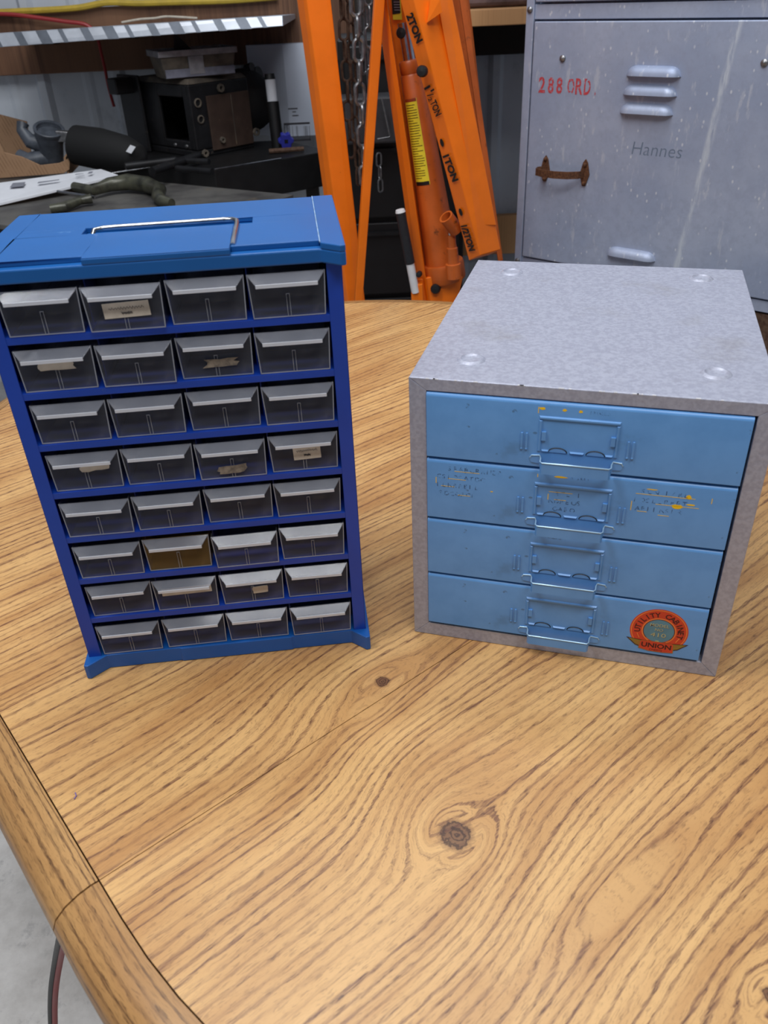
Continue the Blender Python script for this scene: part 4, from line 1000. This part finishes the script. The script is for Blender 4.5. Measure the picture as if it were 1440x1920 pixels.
# cardboard box with casting
bp = at_z(60, 338, BZ)
bx = empty('cardboard_box', bp, 0, label='torn open cardboard box holding a grey casting', cat='box')
def wallq(pl, Y0, Y1, th=0.005, mi=0):
    A, B, C_, D = pl; return MB().hexa([A, B, B + Vector((0, th, 0)), A + Vector((0, th, 0)), D, C_, C_ + Vector((0, th, 0)), D + Vector((0, th, 0))])
Yb = at_z(60, 334, BZ).y
def bfr(px, py): return at_y(px, py, Yb)
mb = MB(); front = [(-60, 350), (120, 325), (130, 318), (131, 294), (124, 300), (110, 306), (75, 310), (60, 303), (40, 294), (8, 286), (0, 270), (-60, 250)]
P = [bfr(*p) for p in front]; mb.prism([(p.x, max(p.z, BZ + 0.001)) for p in P], Yb, Yb + 0.006, lambda a, b, c: (a, c, b)); mb.build('front_wall', cardboard, bx, world=True, bevel=0.001)
Yb2 = Yb + 0.26; mb = MB(); back = [(-60, 330), (60, 300), (50, 228), (0, 215), (-60, 208)]
P = [at_y(*p, Yb2) for p in back]; mb.prism([(p.x, max(p.z, BZ + 0.001)) for p in P], Yb2, Yb2 + 0.006, lambda a, b, c: (a, c, b)); mb.build('back_wall', cardboard, bx, world=True, bevel=0.001)
fx = bfr(125, 310).x; MB().hexa([(fx - .006, Yb + .006, BZ + .001), (fx, Yb + .006, BZ + .001), (fx - .03, Yb2, BZ + .001), (fx - .036, Yb2, BZ + .001), (fx - .006, Yb + .006, bfr(128, 296).z), (fx, Yb + .006, bfr(128, 296).z), (fx - .03, Yb2, BZ + .07), (fx - .036, Yb2, BZ + .07)]).build('side_wall', cardboard, bx, world=True)
Yc = Yb + 0.10; cc = at_y(78, 275, Yc)
cs = empty('casting', (cc.x, Yc, BZ + 0.002), 0, label='grey round-mouthed casting poking out of the cardboard box', cat='machine part')
topc = at_y(92, 246, Yc); axc = Vector((0.25, -0.35, 0.9)).normalized()
mb = MB(); mb.lathe([(0.001, -0.005), (0.034, -0.005), (0.035, 0.0), (0.044, 0.0), (0.045, 0.008), (0.043, 0.01), (0.036, 0.008), (0.0355, -0.004)], topc, axc, 28)
mb.lathe([(0.043, 0.0), (0.041, -0.02), (0.037, -0.04), (0.036, -0.07), (0.034, -0.10), (0.001, -0.105)], topc, axc, 28); mb.build('cup', castgrey, cs, world=True, smooth=True)
mb = MB(); p_ = topc - axc * 0.05 
mb.tube([p_ + Vector((-0.02, 0, 0.01)), p_ + Vector((-0.055, -0.01, 0.02)), p_ + Vector((-0.075, 0, 0.05)), p_ + Vector((-0.07, 0.01, 0.066))], [0.03, 0.022, 0.016, 0.018], 14)
mb.tube([p_ + Vector((-0.02, 0, -0.03)), p_ + Vector((-0.07, -0.02, -0.035)), p_ + Vector((-0.10, -0.01, -0.02))], [0.028, 0.024, 0.02], 14); mb.build('side_boss', castgrey, cs, world=True, smooth=True)
mb = MB(); sp_ = at_y(125, 258, Yc - 0.02); mb.hexa([sp_ + Vector(v) for v in ((-.03, 0, -.012), (.012, 0, -.012), (.012, .03, -.012), (-.03, .03, -.012), (-.03, 0, .020), (.015, 0, .014), (.015, .03, .014), (-.03, .03, .020))])
tag(mb.build('bracket', galv, bevel=0.002), 'small shiny metal bracket between grey casting and black bag', 'bracket')

# black bag
b0_, b1_ = at_y(122, 268, 2.66), at_y(262, 300, 2.60)
mb = MB(); mb.tube([at_y(128, 268, 2.66), at_y(142, 272, 2.66), at_y(190, 280, 2.63), at_y(235, 288, 2.60), at_y(262, 296, 2.58), at_y(268, 300, 2.57)], [0.03, 0.055, 0.058, 0.05, 0.035, 0.01], 20)
o = mb.build('tool_bag', fabric, smooth=True); tag(o, 'black rolled bag lying between cardboard box and machine', 'bag')
mb = MB(); lp_ = [at_y(*q, 2.535) for q in ((236, 284), (244, 272), (254, 276), (246, 288))]; mb.hexa([p + Vector((0, .004, 0)) for p in lp_] + lp_); mb.build('tag', mailwhite, o)

# C-shaped olive clamp
clp = empty('pipe_handle', at_z(230, 372, BZ), 0, label='olive green bent pipe handle lying on the grey bench', cat='tool')
pts = [at_z(140, 350, BZ + 0.022), at_z(175, 357, BZ + 0.022), at_z(205, 346, BZ + 0.026), at_z(240, 341, BZ + 0.028), at_z(275, 346, BZ + 0.024), at_z(300, 356, BZ + 0.022), at_z(296, 368, BZ + 0.018), at_z(305, 378, BZ + 0.016), at_z(322, 382, BZ + 0.014)]
MB().tube(pts, [0.012, 0.013, 0.018, 0.021, 0.021, 0.017, 0.016, 0.015, 0.012], 16).build('bar', olive, clp, world=True, smooth=True)
MB().tube([at_z(108, 359, BZ + 0.020), at_z(150, 365, BZ + 0.022), at_z(178, 370, BZ + 0.020)], 0.0035, 8).build('screw', chrome, clp, world=True, smooth=True)
pts = [at_z(95, 392, BZ + 0.012), at_z(120, 388, BZ + 0.014), at_z(150, 376, BZ + 0.016), at_z(172, 372, BZ + 0.018)]
MB().tube(pts, [0.011, 0.012, 0.010, 0.012], 12).build('jaw', olive, clp, world=True, smooth=True)
mb = MB(); mb.ring([at_z(155, 362, BZ + 0.030), at_z(182, 372, BZ + 0.026), at_z(182, 390, BZ + 0.012), at_z(158, 392, BZ + 0.010)], 0.006, 8); mb.build('yoke', olive, clp, world=True)

# ================================================================== BLACK RACK WITH MACHINE
KZ = 0.12; a_, b_ = at_z(402, 318, KZ), at_z(622, 282, KZ); dv = (b_ - a_).normalized(); nv = Vector((-dv.y, dv.x, 0))
rk = empty('rack', (a_.x, a_.y, FZ), 0, label='black steel rack carrying the dirty machine housing', cat='rack')
q = [a_, b_, b_ + nv * 0.30, a_ + nv * 0.58, a_ - dv * 0.20 + nv * 0.42, a_ - dv * 0.08 + nv * 0.10]
mb = MB(); mb.prism([(p.x, min(p.y, 3.13)) for p in q], KZ - 0.10, KZ); mb.build('top', black, rk, world=True, bevel=0.003)
mb = MB(); mb.tube([a_ + Vector((0, 0, 0.001)), a_.lerp(b_, 0.55) + Vector((0, 0, 0.001))], 0.0016, 6)
for k in range(7):
    p = a_ - dv * (0.05 + 0.035 * k) + nv * 0.17 + Vector((0, 0, 0.002)); mb.tube([p, p - nv * 0.0 + nv * 0.05], 0.0012, 5)
mb.tube([a_ - dv * 0.30 + nv * 0.175 + Vector((0, 0, .002)), a_ + nv * 0.175 + Vector((0, 0, .002))], 0.0015, 5)
mb.build('bright_edge_wire', chrome, rk, world=True)
for p in (a_ + dv * 0.05 + nv * 0.05, b_ - dv * 0.05 + nv * 0.05, a_ + nv * 0.40):
    MB().box(p.x - .02, p.x + .02, p.y - .02, p.y + .02, FZ, KZ - 0.1).build('leg', black, rk, world=True)

# machine housing
mo = at_z(372, 297, KZ); mr = at_z(478, 276, KZ); me_ = (mr - mo); mw = me_.length; me_.normalize(); mn_ = Vector((-me_.y, me_.x, 0))
mlf = mn_
mh = empty('machine_housing', mo, math.atan2(me_.y, me_.x), label='black machine housing with brown plate and square opening', cat='machine')
MHt = 0.200; md = 0.29
mb = MB()
th = 0.012
# shell: open square window in its left face
mb.prism([(-0.0, 0.0), (mw, 0.0), (mw, md), (0, md)], 0.0, 0.02)
mb.box(0, mw, 0, th, 0.02, MHt); mb.box(0, mw, md - th, md, 0.02, MHt); mb.box(mw - th, mw, th, md - th, 0.02, MHt)
wy0, wy1, wz0, wz1 = 0.035, 0.165, 0.045, 0.165
mb.box(0, th, th, wy0, 0.02, MHt); mb.box(0, th, wy1, md - th, 0.02, MHt); mb.box(0, th, wy0, wy1, 0.02, wz0); mb.box(0, th, wy0, wy1, wz1, MHt)
mb.build('shell', dirty, mh, bevel=0.004)
mb = MB(); mb.hexa([(0, 0, MHt), (mw, 0, MHt), (mw, md, MHt), (0, md, MHt), (0.012, 0.012, MHt + 0.014), (mw - 0.012, 0.012, MHt + 0.014), (mw - 0.012, md - 0.012, MHt + 0.014), (0.012, md - 0.012, MHt + 0.014)]); mb.build('dusty_cover', dusty, mh, bevel=0.003)
MB().box(mw * 0.26, mw * 0.98, -0.005, 0, 0.014, MHt - 0.035).build('plate', brown, mh, bevel=0.001)
MB().box(mw * 0.66, mw * 0.67, -0.0058, -0.005, 0.02, MHt - 0.04).build('scribe_line', dusty, mh)
for (x, z_, r_) in ((mw * 0.12, 0.150, 0.013), (mw * 0.13, 0.105, 0.012)): MB().lathe([(r_, 0), (r_, 0.003), (r_ * 0.75, 0.004), (r_ * 0.7, 0.0)], (x, 0, z_), (0, -1, 0), 16).build('hole_rim', dusty, mh)
for (x, z_, r_) in ((mw * 0.50, MHt - 0.018, 0.012), (mw * 0.42, 0.040, 0.009), (mw + 0.006, 0.045, 0.012), (mw * 0.10, 0.012, 0.011)): MB().lathe([(r_, 0), (r_, 0.008), (r_ * 0.5, 0.008), (r_ * 0.45, 0.002)], (x, -0.005, z_), (0, -1, 0), 8).build('boss', dusty, mh)
for x_, z_ in ((0.05, 0.030), (0.11, 0.030)): MB().lathe([(0.006, 0), (0.005, 0.004), (0.001, 0.005)], (0.0, x_, z_), (-1, 0, 0), 10).build('bolt_head', galv, mh, smooth=True)
# big round end bell
mb = MB(); mb.lathe([(0.001, -0.02), (0.085, -0.02), (0.092, -0.012), (0.092, 0.04), (0.08, 0.05), (0.03, 0.055), (0.001, 0.055)], (mw + 0.060, 0.10, 0.125), (-0.5, -0.85, 0), 32)
mb.lathe([(0.001, 0), (0.02, 0), (0.02, 0.025), (0.001, 0.025)], (mw + 0.09, 0.08, 0.195), (0.3, -1, 0.3), 14)
mb.lathe([(0.001, 0), (0.016, 0), (0.016, 0.025), (0.001, 0.025)], (mw + 0.065, 0.08, 0.212), (0.3, -1, 0.3), 14)
mb.build('end_bell', dirty, mh, smooth=True)
# left support arm behind
mb = MB(); mb.prism([(-0.02, md * 0.8), (-0.01, md * 0.8), (-0.01, md + 0.06), (-0.02, md + 0.06)], 0, 0.22); mb.box(-0.08, 0.0, md * 0.9, md + 0.02, 0.17, 0.215); mb.build('arm', dirty, mh, bevel=0.004)
# tray of metal on top
ty = empty('metal_tray', mo - me_ * 0.035 + mn_ * 0.05 + Vector((0, 0, MHt + 0.0145)), math.atan2(me_.y, me_.x) - 0.35, label='dirty upturned metal tray on top of the machine housing', cat='tray')
TWx, THz = 0.205, 0.068
mb = MB(); mb.hexa([(0, 0, 0), (TWx, 0, 0.0), (TWx, 0.12, 0), (0, 0.12, 0), (-0.012, -0.01, THz), (TWx + .012, -0.01, THz), (TWx + .012, 0.13, THz), (-0.012, 0.13, THz)]); mb.build('body', dusty, ty, bevel=0.004)
mb = MB(); mb.box(-0.016, TWx + .016, -0.014, -0.006, THz - .01, THz + .006); mb.box(-0.016, TWx + .016, 0.126, 0.134, THz - .01, THz + .006); mb.box(-0.016, -0.008, -0.006, 0.126, THz - .01, THz + .006); mb.box(TWx + .008, TWx + .016, -0.006, 0.126, THz - .01, THz + .006); mb.box(0.07, 0.115, -0.0135, -0.005, 0.01, THz - .0105); mb.build('rim', plain('dull_zinc', srgb(150, 150, 156), 0.45, 0.3, 0.2, 30), ty, bevel=0.001)
MB().box(-0.002, TWx + .002, -0.012, -0.006, 0.004, 0.026).build('pale_strip', plain('grey_strip', srgb(128, 130, 146), 0.6, 0.1, 0.2, 30), ty, bevel=0.001)
mb = MB(); mb.prism([(0.05, 0.0), (0.105, 0.0), (0.06, 0.050)], 0.06, 0.063, lambda a, b, c: (a, c, b + THz + .0005)); mb.build('fin', dirty, ty)

# jack / shock with blue knob
j0 = at_z(522, 282, KZ); Yj = j0.y
jk = empty('strut', j0, 0, label='black cylinder strut with clear top standing by blue knob', cat='strut')
jt = at_y(505, 138, Yj + 0.02); jm = at_y(511, 190, Yj + 0.012); d2 = (jt - j0)
MB().tube([j0, jm], 0.019, 20).build('lower_tube', black, jk, world=True, smooth=True)
MB().tube([jm, j0.lerp(jt, 0.93)], 0.0155, 20).build('clear_sleeve', clear_edge, jk, world=True, smooth=True)
MB().tube([j0.lerp(jt, 0.92), j0.lerp(jt, 0.93), jt], [0.0135, 0.0165, 0.0145], 20).build('cap', black, jk, world=True, smooth=True)
kb = at_y(536, 263, Yj - 0.035)
mb = MB(); pts = []; n = 40
for q_ in range(n): a = 2 * math.pi * q_ / n; r_ = 0.0215 + 0.0030 * math.cos(6 * a); pts.append((r_ * math.cos(a), r_ * math.sin(a)))
mb.prism(pts, -0.010, 0.010, lambda a, b, c: (a, c, b)); ko = mb.build('knob', knob_blue, None, bevel=0.002); ko.location = kb; ko.rotation_euler = (R(12), 0, R(10))
tag(ko, 'blue star knob in front of the white carton', 'knob')
MB().box(-0.0055, 0.0055, -0.0106, -0.0095, -0.0055, 0.0055).build('square_hole', black, ko)
MB().tube([(0, 0.01, 0), (0, 0.014, -0.005), (0, 0.016, KZ + 0.002 - kb.z)], 0.006, 10).build('stem', dirty, ko)
mb = MB(); s_a, s_b = at_z(505, 289, KZ), at_z(570, 284, KZ); mb.tube([s_a + Vector((0, 0, .008)), s_b + Vector((0, 0, .008))], 0.007, 8); tag(mb.build('rod', rustm, smooth=True), 'short rusty rod lying before the blue knob', 'rod')

# carton
Yk = 3.10; c0, c1, c2 = at_y(532, 283, Yk - 0.045), at_y(640, 275, Yk - 0.045), at_y(462, 84, Yk)
ct_ = empty('carton', (c0.x + 0.05, Yk, KZ), 0, label='white carton with barcode behind the machine', cat='carton')
zt_ = at_y(560, 83, Yk - 0.05).z; xl = at_y(461, 90, Yk + 0.02).x; xm = at_y(530, 90, Yk - 0.045).x; xr = at_y(625, 200, Yk - 0.045).x
zb_ = KZ + 0.0005
mb = MB(); mb.hexa([(xl, Yk + 0.02, zb_), (xm, Yk - 0.045, zb_), (xm, 3.145, zb_), (xl, 3.145, zb_), (xl, Yk + 0.02, zt_), (xm, Yk - 0.045, zt_), (xm, 3.145, zt_), (xl, 3.145, zt_)])
mb.hexa([(xm, Yk - 0.045, zb_), (xr, Yk - 0.045, zb_), (xr, 3.145, zb_), (xm, 3.145, zb_), (xm, Yk - 0.045, zt_), (xr, Yk - 0.045, zt_), (xr, 3.145, zt_), (xm, 3.145, zt_)])
mb.build('body', carton_m, ct_, world=True)
mb = MB(); Yp = Yk - 0.04507
def rect(x0, y0, x1, y1):
    A, B = at_y(x0, y0, Yp), at_y(x1, y1, Yp); mb.add([(A.x, Yp, A.z), (B.x, Yp, A.z), (B.x, Yp, B.z), (A.x, Yp, B.z)], [(0, 1, 2, 3)])
rect(533, 231, 581, 232.5); rect(538, 262, 583, 263.5); rect(533, 231, 534.5, 258); rect(580, 236, 581.5, 264)
x = 538
while x < 577: wd = random.choice((0.8, 1.2, 1.8)); rect(x, 236, x + wd, 256); x += wd + random.choice((0.9, 1.4))
for x, y, l in ((540, 203, 18), (548, 209, 7), (548, 216, 12)): rect(x, y, x + l, y + 1.6)
mb.build('print', ink, ct_, world=True, hollow_fix=False)

# loose black tubes on the rack front
for k, (pa, pb2, r_) in enumerate((((235, 312), (330, 300), .010), ((285, 322), (372, 292), .012), ((320, 300), (392, 303), .008), ((330, 316), (398, 322), .009))):
    A = at_z(*pa, 0.145 if k != 3 else 0.135); B = at_z(*pb2, 0.145 if k != 3 else 0.135)
    o = MB().tube([A, B], r_, 12).build('black_tube', dirty, smooth=True)
    tag(o, ('black tube nearest the black bag on the rack', 'thick black tube slanting up toward the brown plate', 'thin black tube under the machine plate corner', 'black tube lying lowest beside the rack corner')[k], 'tube', 'black tubes on the rack')

# ================================================================== CORD by the table edge
pts = [at_z(128, 1735, -0.03), at_z(124, 1752, -0.12), at_z(113, 1800, -0.25), at_z(104, 1860, -0.35), at_z(103, 1920, -0.45), at_z(108, 2000, -0.60), at_z(140, 2080, -0.735), at_z(260, 2120, -0.742)]
fine = []
for i in range(len(pts) - 1):
    p0_, p1_, p2_, p3_ = pts[max(0, i - 1)], pts[i], pts[i + 1], pts[min(len(pts) - 1, i + 2)]
    for q_ in range(8):
        t = q_ / 8; fine.append(0.5 * ((2 * p1_) + (p2_ - p0_) * t + (2 * p0_ - 5 * p1_ + 4 * p2_ - p3_) * t * t + (3 * p1_ - p0_ - 3 * p2_ + p3_) * t ** 3))
ce = empty('twin_cable', pts[-1], 0, label='red and black twin cable hanging below the table edge', cat='cable')
MB().tube(fine, 0.0032, 10).build('red_core', redcable, ce, world=True, smooth=True)
MB().tube([p + Vector((-0.005, 0.001, 0)) for p in fine], 0.0032, 10).build('black_core', black, ce, world=True, smooth=True)
